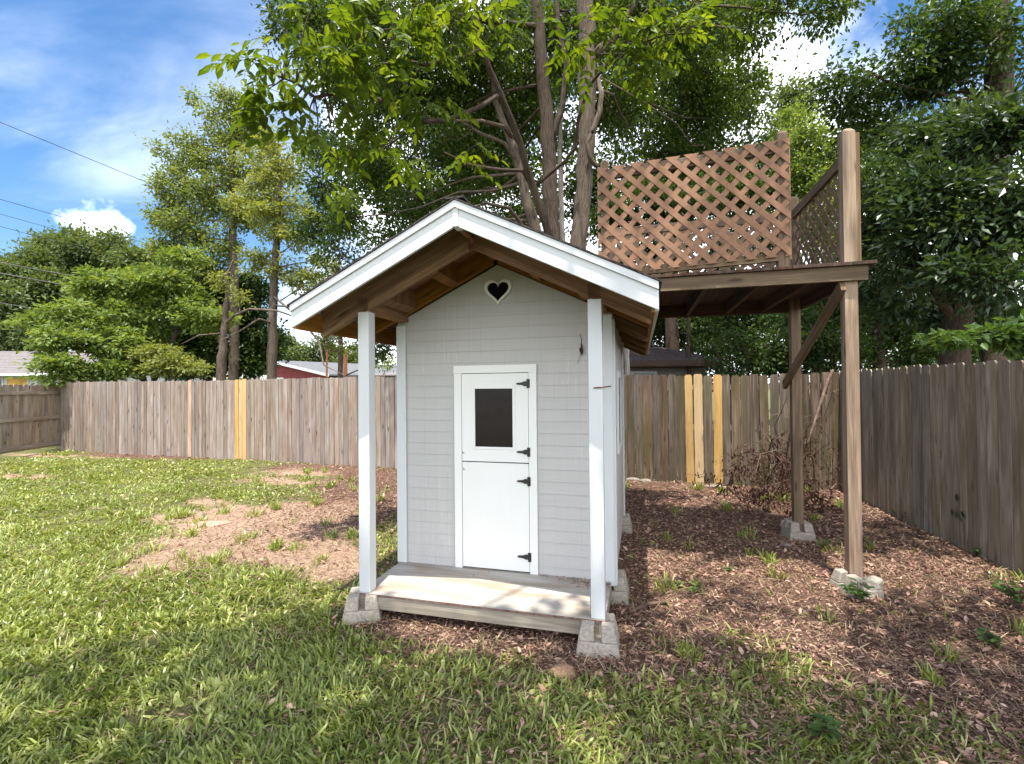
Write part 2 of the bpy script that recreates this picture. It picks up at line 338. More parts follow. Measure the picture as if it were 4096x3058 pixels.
M['black_metal'] = plain('black_iron', (0.02, 0.018, 0.017), 0.45, 30, 0.4, 0.2, 0.5)
M['concrete'] = plain('cast_concrete', (0.32, 0.285, 0.24), 0.95, 55, 0.22, 0.7, 0.1, 0.006)
M['rust'] = plain('rusty_metal', (0.16, 0.07, 0.035), 0.8, 40, 0.5)
M['glass'] = plain('dark_screen', (0.012, 0.008, 0.007), 0.3, 14, 0.25, 0.02, 0.25)  # opaque pane; the dark of the unlit interior is put into its colour
M['void'] = plain('black_panel', (0.006, 0.006, 0.006), 0.9, 5, 0.1, 0.0, 0.05)  # flat black that stands in for the dark of unlit openings
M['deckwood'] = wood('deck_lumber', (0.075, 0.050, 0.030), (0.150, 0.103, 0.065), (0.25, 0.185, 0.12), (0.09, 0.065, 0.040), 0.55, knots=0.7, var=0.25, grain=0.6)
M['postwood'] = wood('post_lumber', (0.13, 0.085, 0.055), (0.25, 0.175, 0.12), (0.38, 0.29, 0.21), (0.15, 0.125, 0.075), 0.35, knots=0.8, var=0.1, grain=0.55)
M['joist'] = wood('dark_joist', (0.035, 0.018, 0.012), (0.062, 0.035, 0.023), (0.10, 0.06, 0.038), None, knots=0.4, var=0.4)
M['lattice'] = plain('brown_lattice', (0.235, 0.125, 0.072), 0.7, 26, 0.12, 0.12)
M['lattice_old'] = plain('dull_lattice', (0.20, 0.125, 0.075), 0.8, 26, 0.2, 0.15)
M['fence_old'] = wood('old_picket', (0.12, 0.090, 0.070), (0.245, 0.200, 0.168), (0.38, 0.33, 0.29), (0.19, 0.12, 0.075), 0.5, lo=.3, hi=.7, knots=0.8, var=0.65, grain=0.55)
M['fence_right'] = wood('grey_brown_picket', (0.14, 0.108, 0.075), (0.27, 0.22, 0.165), (0.41, 0.35, 0.275), (0.15, 0.13, 0.07), 0.6, knots=0.5, var=0.5, grain=0.5)  # grey-brown wood of the right fence pickets
M['fence_mid'] = wood('dark_picket', (0.045, 0.031, 0.021), (0.110, 0.078, 0.053), (0.21, 0.165, 0.125), (0.075, 0.065, 0.025), 0.7, knots=0.6, var=0.6, grain=0.7)  # colour lowered to carry the tree shade on this stretch of fence
M['fence_left'] = wood('smooth_picket', (0.20, 0.155, 0.115), (0.295, 0.24, 0.185), (0.40, 0.34, 0.27), (0.17, 0.11, 0.08), 0.6, knots=1.0, var=0.35, grain=0.4)
M['fence_new'] = wood('new_picket', (0.36, 0.22, 0.08), (0.47, 0.30, 0.12), (0.55, 0.38, 0.17), (0.33, 0.22, 0.09), 0.3, knots=0.5, var=0.15, grain=0.4)
M['fence_tan'] = wood('tan_picket', (0.26, 0.15, 0.08), (0.40, 0.26, 0.16), (0.5, 0.35, 0.23), None, knots=0.5, var=0.1, grain=0.5)
M['bark_dark'] = bark('bark_dark', (0.025, 0.018, 0.014), (0.10, 0.075, 0.058))
M['bark_grey'] = bark('bark_grey', (0.045, 0.034, 0.026), (0.165, 0.13, 0.10))
M['bark_pale'] = bark('bark_pale', (0.20, 0.18, 0.15), (0.42, 0.38, 0.33))
M['twig'] = plain('twig_bark', (0.085, 0.062, 0.045), 0.9, 12, 0.4)
M['twig_dead'] = plain('dead_twig', (0.12, 0.078, 0.056), 0.9, 12, 0.4)
M['leaf_far'] = leafmat('leaf_far', (0.050, 0.080, 0.032), (0.095, 0.135, 0.050), (0.16, 0.205, 0.085), 0.40)
M['leaf_bright'] = leafmat('leaf_bright', (0.070, 0.120, 0.030), (0.145, 0.21, 0.052), (0.27, 0.34, 0.11), 0.45)
M['leaf_yellow'] = leafmat('leaf_yellow', (0.11, 0.145, 0.04), (0.20, 0.235, 0.065), (0.32, 0.34, 0.12), 0.45)
M['leaf_pine'] = leafmat('leaf_pine', (0.085, 0.125, 0.038), (0.155, 0.205, 0.062), (0.26, 0.30, 0.11), 0.42)
M['leaf_dark'] = leafmat('leaf_dark', (0.016, 0.035, 0.010), (0.032, 0.065, 0.015), (0.075, 0.125, 0.026), 0.44, 0.35)
M['leaf_big'] = leafmat('leaf_big', (0.030, 0.065, 0.010), (0.085, 0.140, 0.014), (0.20, 0.27, 0.025), 0.52, 0.3, 0.4, tcol=(1.6, 1.4, 0.35))
M['leaf_mid'] = leafmat('leaf_mid', (0.022, 0.045, 0.010), (0.050, 0.090, 0.017), (0.115, 0.165, 0.030), 0.50)
M['leaf_gloss'] = leafmat('leaf_gloss', (0.018, 0.038, 0.014), (0.034, 0.066, 0.023), (0.075, 0.120, 0.042), 0.34, 0.6, 0.32)
M['leaf_weed'] = leafmat('leaf_weed', (0.04, 0.08, 0.022), (0.07, 0.13, 0.035), (0.13, 0.19, 0.06), 0.4)
M['leaf_dead'] = leafmat('leaf_dead', (0.035, 0.017, 0.013), (0.075, 0.036, 0.027), (0.15, 0.085, 0.06), 0.15, 0.15, 0.7, tcol=(1.1, .8, .5))
M['grass'] = leafmat('grass_blade', (0.085, 0.120, 0.024), (0.225, 0.275, 0.055), (0.50, 0.52, 0.19), 0.36, 0.55, 0.36, tcol=(1.35, 1.3, 0.5))
def littermat():
    m, t, l = mat_new('leaf_litter'); g = NG(t); r = g('ShaderNodeAttribute', attribute_name='rnd').outputs['Fac']
    c = ramp(g, r, [(0.0, (0.085, 0.045, 0.033)), (0.25, (0.19, 0.105, 0.075)), (0.5, (0.31, 0.185, 0.138)), (0.75, (0.46, 0.30, 0.225)), (0.92, (0.62, 0.45, 0.35)), (1.0, (0.64, 0.54, 0.44))])
    finish(g, c, 0.8, None, spec=0.2); return m
M['litter'] = littermat()
def groundmat():
    m, t, l = mat_new('ground_soil'); g = NG(t); ob = g('ShaderNodeTexCoord').outputs['Object']
    a = g('ShaderNodeAttribute', attribute_name='mulch').outputs['Fac']; b = g('ShaderNodeAttribute', attribute_name='dirt').outputs['Fac']
    n1_ = noise(g, ob, 26, 8, 0.7); n2_ = noise(g, ob, 5.5, 5, 0.6); n3 = noise(g, ob, 90, 5, 0.7)
    grass = ramp(g, n1_, [(0.3, (0.060, 0.060, 0.024)), (0.55, (0.12, 0.125, 0.045)), (0.75, (0.22, 0.19, 0.10))])
    mul = ramp(g, n1_, [(0.30, (0.055, 0.032, 0.024)), (0.5, (0.12, 0.070, 0.052)), (0.7, (0.23, 0.145, 0.105))])
    dr = ramp(g, n1_, [(0.3, (0.20, 0.125, 0.088)), (0.5, (0.34, 0.230, 0.165)), (0.75, (0.46, 0.34, 0.255))])
    c = mixc(g, mr(g, math_(g, 'ADD', a, math_(g, 'MULTIPLY', math_(g, 'SUBTRACT', n2_, 0.5), 0.7)), 0.35, 0.6), grass, mul)
    c = mixc(g, mr(g, math_(g, 'ADD', b, math_(g, 'MULTIPLY', math_(g, 'SUBTRACT', n2_, 0.5), 1.3)), 0.35, 0.95), c, dr)
    finish(g, c, 0.95, math_(g, 'ADD', n1_, math_(g, 'MULTIPLY', n3, 0.5)), 0.03, 0.8, 0.1); return m
M['ground'] = groundmat()
#@@GROUND
# ------------------------------------------------------------------ ground
def blob(x, y, c, rx, ry, ang=0.26):
    ca, sa = math.cos(ang), math.sin(ang); u = (x-c[0])*ca-(y-c[1])*sa; v = (x-c[0])*sa+(y-c[1])*ca
    return np.exp(-((u/rx)**2+(v/ry)**2))
MULCH = [(gp(1180, 1200), 1.25, 1.9), (gp(1600, 1100), 2.6, 1.9), (gp(1750, 1170), 2.2, 0.9), (gp(2100, 1330), 1.3, 1.0), (gp(2213, 1480), 0.8, 0.7), (gp(1450, 1050), 3.0, 1.2), (gp(760, 1100), 0.8, 1.5), (gp(850, 1040), 1.4, 1.2),
         (gp(1040, 1370), 0.75, 0.20), (gp(1450, 1270), 0.7, 0.40), (gp(700, 1012), 1.6, 0.6), (gp(1950, 1250), 1.5, 0.9), (gp(330, 985), 2.5, 0.5), (gp(1400, 1400), 0.35, 0.3)]
DIRT = [(gp(430, 1175), 1.0, 0.45), (gp(600, 1190), 0.75, 0.42), (gp(540, 1110), 0.9, 0.42), (gp(450, 1085), 0.55, 0.25), (gp(690, 1090), 0.8, 0.5), (gp(600, 1040), 1.2, 0.4), (gp(340, 1225), 0.5, 0.25), (gp(660, 1140), 0.9, 0.7), (gp(520, 1150), 1.0, 0.5), (gp(640, 1020), 1.2, 0.45), (gp(400, 1120), 0.7, 0.3), (gp(60, 1030), 1.2, 0.3), (gp(120, 985), 2.6, 0.35),
        (gp(760, 1230), 0.4, 0.4), (gp(1215, 1445), 0.09, 0.09)]
def masks(x, y):
    mu = sum(blob(x, y, c, a, b) for c, a, b in MULCH); di = sum(0.9*blob(x, y, c, a, b) for c, a, b in DIRT)
    di = di*(0.35+1.25*fbm(x, y, 91, 2.3)); mu = mu*(0.6+0.8*fbm(x, y, 95, 2.0))
    return np.clip(mu, 0, 1.6), np.clip(di, 0, 1.5)
def hgt(x, y): return 0.022*(fbm(x, y, 11, 1.3)-0.5)+0.012*(fbm(x, y, 21, 5.0)-0.5)
def axis(lo, hi, st, far):
    a = list(np.arange(lo, hi+1e-6, st)); s = st
    while a[-1] < far: s *= 1.35; a.append(a[-1]+s)
    s = st
    while a[0] > -far: s *= 1.35; a.insert(0, a[0]-s)
    return np.array(a)
gx = axis(-14.5, 7.0, 0.08, 450); gy = axis(0.6, 15, 0.08, 450); XX, YY = np.meshgrid(gx, gy, indexing='ij')
mu, di = masks(XX, YY); inside = (XX > -14.5) & (XX < 7) & (YY < 15)
ZZ = np.where(inside, hgt(XX, YY), 0)-0.006
nx, ny = XX.shape; ii = np.arange(nx*ny).reshape(nx, ny)
q = np.stack([ii[:-1, :-1], ii[1:, :-1], ii[1:, 1:], ii[:-1, 1:]], -1).reshape(-1, 4)
g_ = link('ground', make_mesh('ground', np.stack([XX, YY, ZZ], -1).reshape(-1, 3), [q], attrs={'mulch': mu.ravel(), 'dirt': di.ravel()}, smooth=True), M['ground'])
tag(g_, 'lawn and bare red-brown soil of the back yard', 'ground', kind='structure')

def yard_ok(x, y):   # inside the fences
    return ((y-7.27) < -0.3333*(x-4.97)-0.02) & (x < 4.97-(7.27-y)*0.2303-0.02) & (x > -12.35+(13.26-y)*0.137)
def in_deck(x, y, m=0.02):
    u = (x+1.0923)*.966-(y-3.3834)*.2587; v = (x+1.0923)*.2587+(y-3.3834)*.966
    return (u > -0.02-m) & (u < 1.74+m) & (v > -m+0.05) & (v < 2.65+m)
def sample(n, near, far, seed, power=1.0):
    r = np.random.default_rng(seed); Y = near+(far-near)*r.random(n)**power; X = (r.random(n)*2-1)*(1.10*Y+0.3)
    k = yard_ok(X, Y); return X[k], Y[k]
# grass blades
parts = []
for (n, near, far, ln, wd, seed) in ((56000, 1.85, 3.4, 0.062, 0.0085, 1), (60000, 3.3, 5.6, 0.060, 0.0100, 2), (60000, 5.4, 9.0, 0.055, 0.013, 3), (50000, 8.6, 13.6, 0.05, 0.020, 4)):
    X, Y = sample(n, near, far, seed); mu, di = masks(X, Y)
    cover = 1-np.clip(mu*1.25, 0, 0.985)-np.clip(di*(0.55+0.9*fbm(X, Y, 91, 3.0)), 0, 0.95)*(1-np.clip(mu, 0, 1)*.5)
    right = np.clip((X-0.2*Y)/(0.5*Y), 0, 1)                              # sparser to the right of the playhouse
    tuft = fbm(X, Y, 31, 2.6)
    cover = cover*(1-0.35*right)*np.clip((tuft-0.28)*3.2+0.35*(1-right), 0.04, 1)
    cover = cover*np.clip((fbm(X, Y, 51, 9.0)-0.22)*3.2+0.5*(1-right), 0.05, 1)
    k = (np.random.default_rng(seed+50).random(len(X)) < np.clip(cover, 0.0, 1))
    r0 = np.random.default_rng(seed+90)
    under = in_deck(X, Y); k &= ~under
    X, Y = X[k], Y[k]; N = len(X); z = hgt(X, Y)-0.008
    lean = fbm(X, Y, 71, 0.8)*9+r0.normal(0, 1.5, N); el = np.clip(r0.normal(0.42, 0.35, N), 0.02, 1.4)
    d = np.stack([np.cos(lean)*np.cos(el), np.sin(lean)*np.cos(el), np.sin(el)], 1); nr = np.stack([-np.cos(lean)*np.sin(el), -np.sin(lean)*np.sin(el), np.cos(el)], 1)+r0.normal(0, .35, (N, 3))
    br = r0.random(N) < 0.16; l = ln*r0.uniform(0.5, 1.5, N)*np.where(br, 0.7, 1); w = wd*r0.uniform(0.6, 1.4, N)*np.where(br, 2.4, 1)
    rd = np.clip(0.62*fbm(X, Y, 41, 1.9)+0.15+r0.normal(0, 0.30, N), 0, 1)
    parts.append(scatter(T_BLADE, np.stack([X, Y, z], 1), frames(d, nr), np.stack([l, w, l*0.8], 1), rd))
tp = []; r0 = np.random.default_rng(404); TX, TY = sample(900, 2.2, 12.5, 405); mu, di = masks(TX, TY); k = (r0.random(len(TX)) < np.clip(di*.8, 0, .75)+.10*np.clip(mu, 0, 1)+.12*(TX > .5)) & ~in_deck(TX, TY, .05); TX, TY = TX[k], TY[k]
nb_ = r0.integers(12, 60, len(TX)); sp_ = np.repeat(r0.uniform(.03, .11, len(TX)), nb_); CX, CY = np.repeat(TX, nb_), np.repeat(TY, nb_); N = len(CX); a = r0.random(N)*6.28; rr_ = np.sqrt(r0.random(N))*sp_; X = CX+np.cos(a)*rr_; Y = CY+np.sin(a)*rr_*1.3
a = a+r0.normal(0, .6, N); el = np.clip(r0.normal(.8, .35, N), .1, 1.45); d = np.stack([np.cos(a)*np.cos(el), np.sin(a)*np.cos(el), np.sin(el)], 1); nr = np.stack([-np.cos(a)*np.sin(el), -np.sin(a)*np.sin(el), np.cos(el)], 1)+r0.normal(0, .3, (N, 3)); l = r0.uniform(.03, .10, N)*(1+.05*CY)
parts.append(scatter(T_BLADE, np.stack([X, Y, hgt(X, Y)-.006], 1), frames(d, nr), np.stack([l, (.004+.0011*CY)*r0.uniform(.7, 1.4, N), l*.8], 1), np.clip(r0.normal(.55, .25, N), 0, 1)))
dead = []
for n, near, far, ln, wd, seed in ((30000, 1.85, 5.0, .07, .0035, 301), (26000, 4.8, 11.0, .07, .006, 302)):
    X, Y = sample(n, near, far, seed); mu, di = masks(X, Y); r0 = np.random.default_rng(seed+5); k = (r0.random(len(X)) < .35+.5*np.clip(di, 0, 1)+.3*np.clip(mu, 0, 1)) & ~in_deck(X, Y); X, Y = X[k], Y[k]; N = len(X)
    a = r0.random(N)*6.28; el = r0.normal(.12, .2, N); d = np.stack([np.cos(a)*np.cos(el), np.sin(a)*np.cos(el), np.sin(el)], 1); l = ln*r0.uniform(.4, 1.5, N)
    dead.append(scatter(T_BLADE, np.stack([X, Y, hgt(X, Y)+.004], 1), frames(d, np.array([[0, 0, 1.]])+r0.normal(0, .3, (N, 3))), np.stack([l, wd*r0.uniform(.6, 1.4, N), l*.3], 1), r0.random(N)))
M['straw'] = leafmat('dry_straw', (.17, .12, .07), (.30, .225, .135), (.48, .38, .25), .2, .2, .7, tcol=(1, .9, .6))
tag(scatter_obj('dry_grass', dead, M['straw']), 'dry straw-coloured blades lying among the grass and soil', 'dry grass', kind='stuff')
tag(scatter_obj('lawn_grass', parts, M['grass']), 'short uneven green grass covering the lawn', 'grass', kind='stuff')
# leaf litter
parts = []
for (n, near, far, ln, seed) in ((52000, 1.85, 4.2, 0.026, 5), (70000, 4.0, 7.2, 0.030, 6), (34000, 7.0, 13.3, 0.04, 7)):
    X, Y = sample(n, near, far, seed); mu, di = masks(X, Y); right = np.clip((X-0.2*Y)/(0.5*Y), 0, 1)
    r0 = np.random.default_rng(seed+90); cov = np.clip(mu*1.1, 0, 1)+0.60*right+0.012+0.22*np.clip((X+.8)/1.2, 0, 1)+0.05*np.clip(di, 0, 1)
    k = (r0.random(len(X)) < cov)&~in_deck(X, Y, -0.25); X, Y = X[k], Y[k]; N = len(X); a = r0.random(N)*6.28; el = r0.normal(0.02, 0.25, N)
    d = np.stack([np.cos(a)*np.cos(el), np.sin(a)*np.cos(el), np.sin(el)], 1); nr = np.array([[0, 0, 1.0]])+r0.normal(0, 0.38, (N, 3))
    big = r0.random(N); l = ln*np.where(big > 0.94, r0.uniform(1.5, 2.3, N), r0.uniform(0.4, 1.25, N)); w = l*r0.uniform(0.5, 1.1, N)*np.where(big > .94, 1.0, .8)
    rd = np.clip(r0.beta(1.7, 1.9, N)*0.9+0.25*(fbm(X, Y, 61, 1.2)-0.5), 0, 1); z = hgt(X, Y)+r0.uniform(-0.004, 0.016, N)
    parts.append(scatter(T_CURL, np.stack([X, Y, z], 1), frames(d, nr), np.stack([l, w, l*0.8], 1), rd))
tag(scatter_obj('leaf_litter', parts, M['litter']), 'dry brown fallen leaves and mulch on the soil', 'leaf litter', kind='stuff')
# pine straw and twigs lying in the litter
b = MB(); r0 = np.random.default_rng(17); X, Y = sample(5200, 1.9, 8.0, 18); mu, di = masks(X, Y); k = (r0.random(len(X)) < np.clip(mu, 0, 1)*0.9+0.10*(X > 0)) & ~in_deck(X, Y); X, Y = X[k], Y[k]
for x, y in zip(X, Y):
    a = r0.random()*6.28; l = r0.uniform(0.02, 0.11); z = hgt(x, y)+0.012; p = np.array([x, y, z]); dd = np.array([math.cos(a), math.sin(a), r0.uniform(-.05, .15)])
    b.tube([p-dd*l*.5, p+np.array([0, 0, .004])+dd*0.02*r0.normal(), p+dd*l*.5], 0.0013 if r0.random() < .93 else 0.004, 3, cap=False)
tag(b.build('twig_litter', M['twig_dead']), 'thin twigs and pine straw scattered over the soil', 'twigs', kind='stuff')
#@@SHED
# ------------------------------------------------------------------ playhouse
TH = -0.2617
shed = tag(empty('playhouse', (-1.0923, 3.3834, 0), TH), 'grey clapboard playhouse with white trim, porch and half door', 'playhouse')
PW, WD, ZF, VW = 0.086, 1.7085, 0.172, 0.615
UC, ZR, SL = 0.8554, 2.746, 0.487
UL, UR, VF, VB = -0.3318, 2.0356, -0.2718, 3.45
roofz = lambda u: ZR-SL*abs(u-UC)
b = MB(); b.box((0, -0.006, ZF-0.018), (WD, 0.612, ZF), 0); b.build('porch_floor', M['ply'], shed, bevel=0.002)
b = MB(); b.box((0.002, -0.0068, ZF-0.0165), (WD-0.002, -0.0062, ZF-0.003), 0); b.build('plywood_edge', M['plyedge'], shed)
b = MB(); b.box((0.039, 0.0, ZF-0.108), (WD-0.039, 0.038, ZF-0.019), 0); b.build('front_rim_board', M['rim'], shed, bevel=0.003)
for u0 in (0, WD-0.038):
    b = MB(); b.box((u0, -0.002, ZF-0.108), (u0+0.038, 2.55, ZF-0.0185), 1); b.build('side_rim_board', M['rim'], shed, bevel=0.003)
for u0 in (0.001, WD-PW-0.001):
    b = MB(); b.box((u0, 0.001, ZF+0.0005), (u0+PW, PW, 2.148), 2); b.build('porch_post', M['white'], shed, bevel=0.004)
# header beams from the posts back along the walls
for u0 in (0.002, WD-PW-0.002):
    b = MB(); b.box((u0, 0.0015, 2.149), (u0+PW-0.002, 0.607, 2.247), 1); b.build('header_beam', M['rafter'], shed, bevel=0.002)
# front wall: lapped courses clipped by the gable
UWL, UWR = -0.018, 1.736
def gable_u(z, side):   # half width of the gable at height z
    h = (2.571-z)/SL; return (max(UWL, UC-h), min(UWR, UC+h))
b = MB(); z = ZF-0.03; zs = [z]
while z < 2.56: z = round(z+0.0921, 4); zs.append(z)
for z0, z1 in zip(zs[:-1], zs[1:]):
    z1c = min(z1, 2.5705); pts = []
    cuts = sorted({z0, z1c, *([2.145] if z0 < 2.145 < z1c else [])})
    for a_, c_ in zip(cuts[:-1], cuts[1:]):
        l0, r0_ = gable_u(a_, 0); l1, r1_ = gable_u(c_, 0)
        o0 = VW-0.004*(1-(a_-z0)/0.0921)-0.0; o1 = VW-0.004*(1-(c_-z0)/0.0921)
        rr = random.random(); b.face([(l0, o0, a_), (r0_, o0, a_), (r1_, o1, c_), (l1, o1, c_)], rr, [(l0, a_), (r0_, a_), (r1_, c_), (l1, c_)])
        if a_ == z0: b.face([(l0, VW+.001, a_), (r0_, VW+.001, a_), (r0_, o0, a_), (l0, o0, a_)], rr)
b.build('front_wall', M['siding'], shed)
b = MB(); b.prism([(UWL, VW+.0015, ZF-.03), (UWR, VW+.0015, ZF-.03), (UWR, VW+.0015, 2.145), (UC, VW+.0015, 2.5705), (UWL, VW+.0015, 2.145)], (0, .04, 0)); b.build('front_wall_backing', M['siding'], shed)
VE = 2.56
for u0, nm in ((UWR-0.03, 'side_wall'), (UWL+0.001, 'side_wall')):
    b = MB(); b.box((u0, VW+.045, ZF-0.05), (u0+0.029, VE, 2.15), 1); b.build(nm, M['siding'], shed)
b = MB(); b.prism([(UWR, VE, ZF-.05), (UWL, VE, ZF-.05), (UWL, VE, 2.13), (UC, VE, 2.55), (UWR, VE, 2.13)], (0, .02, 0)); b.build('back_wall', M['siding'], shed)
# corner trim
TW = 0.083
for u0, zb in ((-0.02, ZF+.001), (1.738-TW, ZF-0.03)):
    b = MB(); b.box((u0, 0.592, zb), (u0+TW, 0.6095, 2.121 if u0 < 0 else 2.135), 2); b.build('corner_trim', M['white'], shed, bevel=0.002)
for v0 in (0.61, VE-0.06):
    b = MB(); b.box((1.7365, v0, ZF-.03), (1.7545, v0+0.08, 2.10), 2); b.build('corner_trim', M['white'], shed, bevel=0.002)
# side window on the right wall
w = b = MB()
for lo, hi in (((1.7365, 1.14, 1.03), (1.756, 1.20, 1.74)), ((1.7365, 1.74, 1.03), (1.756, 1.80, 1.74)), ((1.7365, 1.201, 1.03), (1.755, 1.739, 1.09)), ((1.7365, 1.201, 1.68), (1.755, 1.739, 1.74))): b.box(lo, hi, 2 if hi[1]-lo[1] < .1 else 1)
sw = b.build('side_window', M['white'], shed, bevel=0.002)
b = MB(); b.box((1.7362, 1.2, 1.09), (1.742, 1.74, 1.68), 2); b.build('pane', M['glass'], sw)
# door frame, half doors, window
b = MB(); FZ = 0.0
b.box((0.490, 0.590, ZF+.001), (0.552, 0.609, 1.7175), 2); b.box((1.102, 0.590, ZF+.001), (1.164, 0.609, 1.7175), 2); b.box((0.488, 0.588, 1.718), (1.166, 0.6085, 1.780), 0)
b.build('door_frame', M['white_door'], shed, bevel=0.002)
b = MB(); b.box((0.545, 0.6087, 0.175), (1.105, 0.6097, 1.72), 2); b.build('door_gap_shade', M['void'], shed)  # black sheet painted in for the shade in the gaps round the doors
b = MB()   # upper leaf: rails and stiles round the window
b.box((0.5555, 0.594, 1.022), (0.645, 0.608, 1.7135), 2); b.box((0.996, 0.594, 1.022), (1.0985, 0.608, 1.7135), 2)
b.box((0.6452, 0.594, 1.022), (0.9958, 0.608, 1.117), 0); b.box((0.6452, 0.594, 1.615), (0.9958, 0.608, 1.7135), 0)
du = b.build('upper_door', M['white_door'], shed)
b = MB(); b.box((0.645, 0.588, 1.117), (0.667, 0.6, 1.615), 2); b.box((0.974, 0.588, 1.117), (0.996, 0.6, 1.615), 2); b.box((0.6672, 0.588, 1.117), (0.9738, 0.6, 1.138), 0); b.box((0.6672, 0.588, 1.594), (0.9738, 0.6, 1.615), 0)
b.build('window_frame', M['white_door'], du, bevel=0.003)
b = MB(); b.box((0.655, 0.6005, 1.125), (0.985, 0.603, 1.605), 2); b.build('pane', M['glass'], du)
b = MB(); b.box((0.5555, 0.594, 0.186), (1.0985, 0.608, 1.0135), 2); b.build('lower_door', M['white_door'], shed, bevel=0.002)
for zz_, dx_ in ((1.085, .0), (.955, .006)):
    b = MB(); b.box((.557+dx_, .5925, zz_-.006), (.566+dx_, .5938, zz_+.005), 2); b.tube([(.572+dx_, .5938, zz_), (.572+dx_, .5915, zz_)], .003, 6); b.tube([(.560+dx_, .5938, zz_+.012), (.560+dx_, .5915, zz_+.012)], .0025, 6); b.build('latch_mark', M['rust'], shed)
for zc_ in (1.631, 1.105, 0.880, 0.302):
    b = MB(); b.box((1.088, 0.5860, zc_-0.034), (1.114, 0.5875, zc_+0.034), 2)
    T = [(1.088, .5845, zc_-.018), (1.07, .5845, zc_-.019), (1.052, .5845, zc_-.010), (1.018, .5845, zc_-.0075), (1.006, .5845, zc_-.004), (1.006, .5845, zc_+.004), (1.018, .5845, zc_+.0075), (1.052, .5845, zc_+.010), (1.07, .5845, zc_+.019), (1.088, .5845, zc_+.018)]
    b.prism(T, (0, .009, 0)); b.tube([(1.1005, .5835, zc_-.036), (1.1005, .5835, zc_+.036)], .0045, 8)
    for s_ in (-.024, -.008, .008, .024): b.tube([(1.107, .5862, zc_+s_), (1.107, .5845, zc_+s_)], .0025, 6)
    b.build('hinge', M['black_metal'], shed)
# heart
def heart(n, k):
    P = []
    for i in range(n):
        t = 2*math.pi*i/n; x = 16*math.sin(t)**3; y = 13*math.cos(t)-5*math.cos(2*t)-2*math.cos(3*t)-math.cos(4*t); P.append((x/16, y/16))
    return [(x*k, y*k) for x, y in P]
HO = heart(56, 0.1115); HI = [(x*0.78, (y)*0.78-0.0) for x, y in HO]; HC = (0.8635, 2.365)
b = MB(); n = len(HO)
for i in range(n):
    j = (i+1) % n; A_, B_, C_, D_ = HO[i], HO[j], HI[j], HI[i]
    P_ = lambda p, v: (HC[0]+p[0], v, HC[1]+p[1])
    b.face([P_(A_, .592), P_(D_, .592), P_(C_, .592), P_(B_, .592)], .5, [(A_[0], A_[1]), (D_[0], D_[1]), (C_[0], C_[1]), (B_[0], B_[1])])
    b.face([P_(B_, .592), P_(B_, .61), P_(A_, .61), P_(A_, .592)], .5, [(0, 0), (.01, 0), (.01, .01), (0, .01)]); b.face([P_(D_, .592), P_(D_, .61), P_(C_, .61), P_(C_, .592)], .5, [(0, 0), (.01, 0), (.01, .01), (0, .01)])
ht = b.build('heart_trim', M['white_door'], shed)
b = MB(); b.prism([(HC[0]+x*.99, .6045, HC[1]+y*.99) for x, y in reversed(HI)], (0, .0012, 0)); b.build('heart_dark_panel', M['void'], ht)  # solid black panel standing in for the dark inside the heart cut-out
# roof
def slope_pt(u, dz): return (u, roofz(u)+dz)
def slab(mb, ua, ub, v0, v1, top, bot, r=None):   # board following the slope, ua -> ub, between top and bottom offsets below the roof line
    za, zb = roofz(ua), roofz(ub)
    mb.raw8([(ua, v1, za+bot), (ua, v0, za+bot), (ua, v0, za+top), (ua, v1, za+top), (ub, v1, zb+bot), (ub, v0, zb+bot), (ub, v0, zb+top), (ub, v1, zb+top)], math.hypot(ub-ua, zb-za), top-bot, v1-v0, random.random() if r is None else r)
for ua, ub in ((UC, UL+.002), (UC, UR-.002)):
    b = MB(); slab(b, ua, ub, VF+.02, VB, -0.002, -0.014); b.build('roof_sheathing', M['sheath'], shed)
b = MB()
for sgn, ue in ((-1, UL-.018), (1, UR+.018)):      # shingle courses
    n = 9
    for k in range(n):
        ua = UC+sgn*abs(ue-UC)*k/n; ub = UC+sgn*abs(ue-UC)*(k+1.12)/n
        if k == n-1: ub = ue
        slab(b, ua, ub, VF-.02, VB+.02, 0.012+0.002*(k % 2), 0.0015+0.002*(k % 2))
b.board((UC, VF-.02, ZR+.012), (UC, VB+.02, ZR+.012), .012, .12)
b.build('roof_shingles', M['shingle'], shed)
for k, v0 in enumerate((0.0015, 0.548, 1.20, 1.86, 2.60, 3.25)):
    bot = -0.213 if k != 1 else -0.17
    for ue in (UL+.039, UR-.039):
        b = MB(); slab(b, UC+math.copysign(.019, ue-UC), ue, v0, v0+.038, -.0145, bot); b.build('rafter', M['rafter'], shed)
b = MB(); b.box((UC-.0185, VF+.021, 2.591), (UC+.0185, 0.5475, ZR-.02), 1); b.build('ridge_board', M['rafter'], shed)
for u0 in (0.485, 0.11, 1.16, 1.52):
    b = MB()
    for (a_, c_) in ((0.041, 0.546),): slab(b, u0, u0+.065, a_, c_, -.0148, -.165)
    b.build('lookout', M['rafter'], shed)
for u0 in (UL+.022, UR-.06):                        # blocking behind the eave
    pass
for lo_, hi_ in ((UL+.0195, UL+.0385), (UR-.0385, UR-.0195)):
    b = MB(); b.box((lo_, VF+.0215, roofz(UL)-.160), (hi_, VB-.002, roofz(UL)-.022), 1); b.build('sub_fascia', M['rafter'], shed)
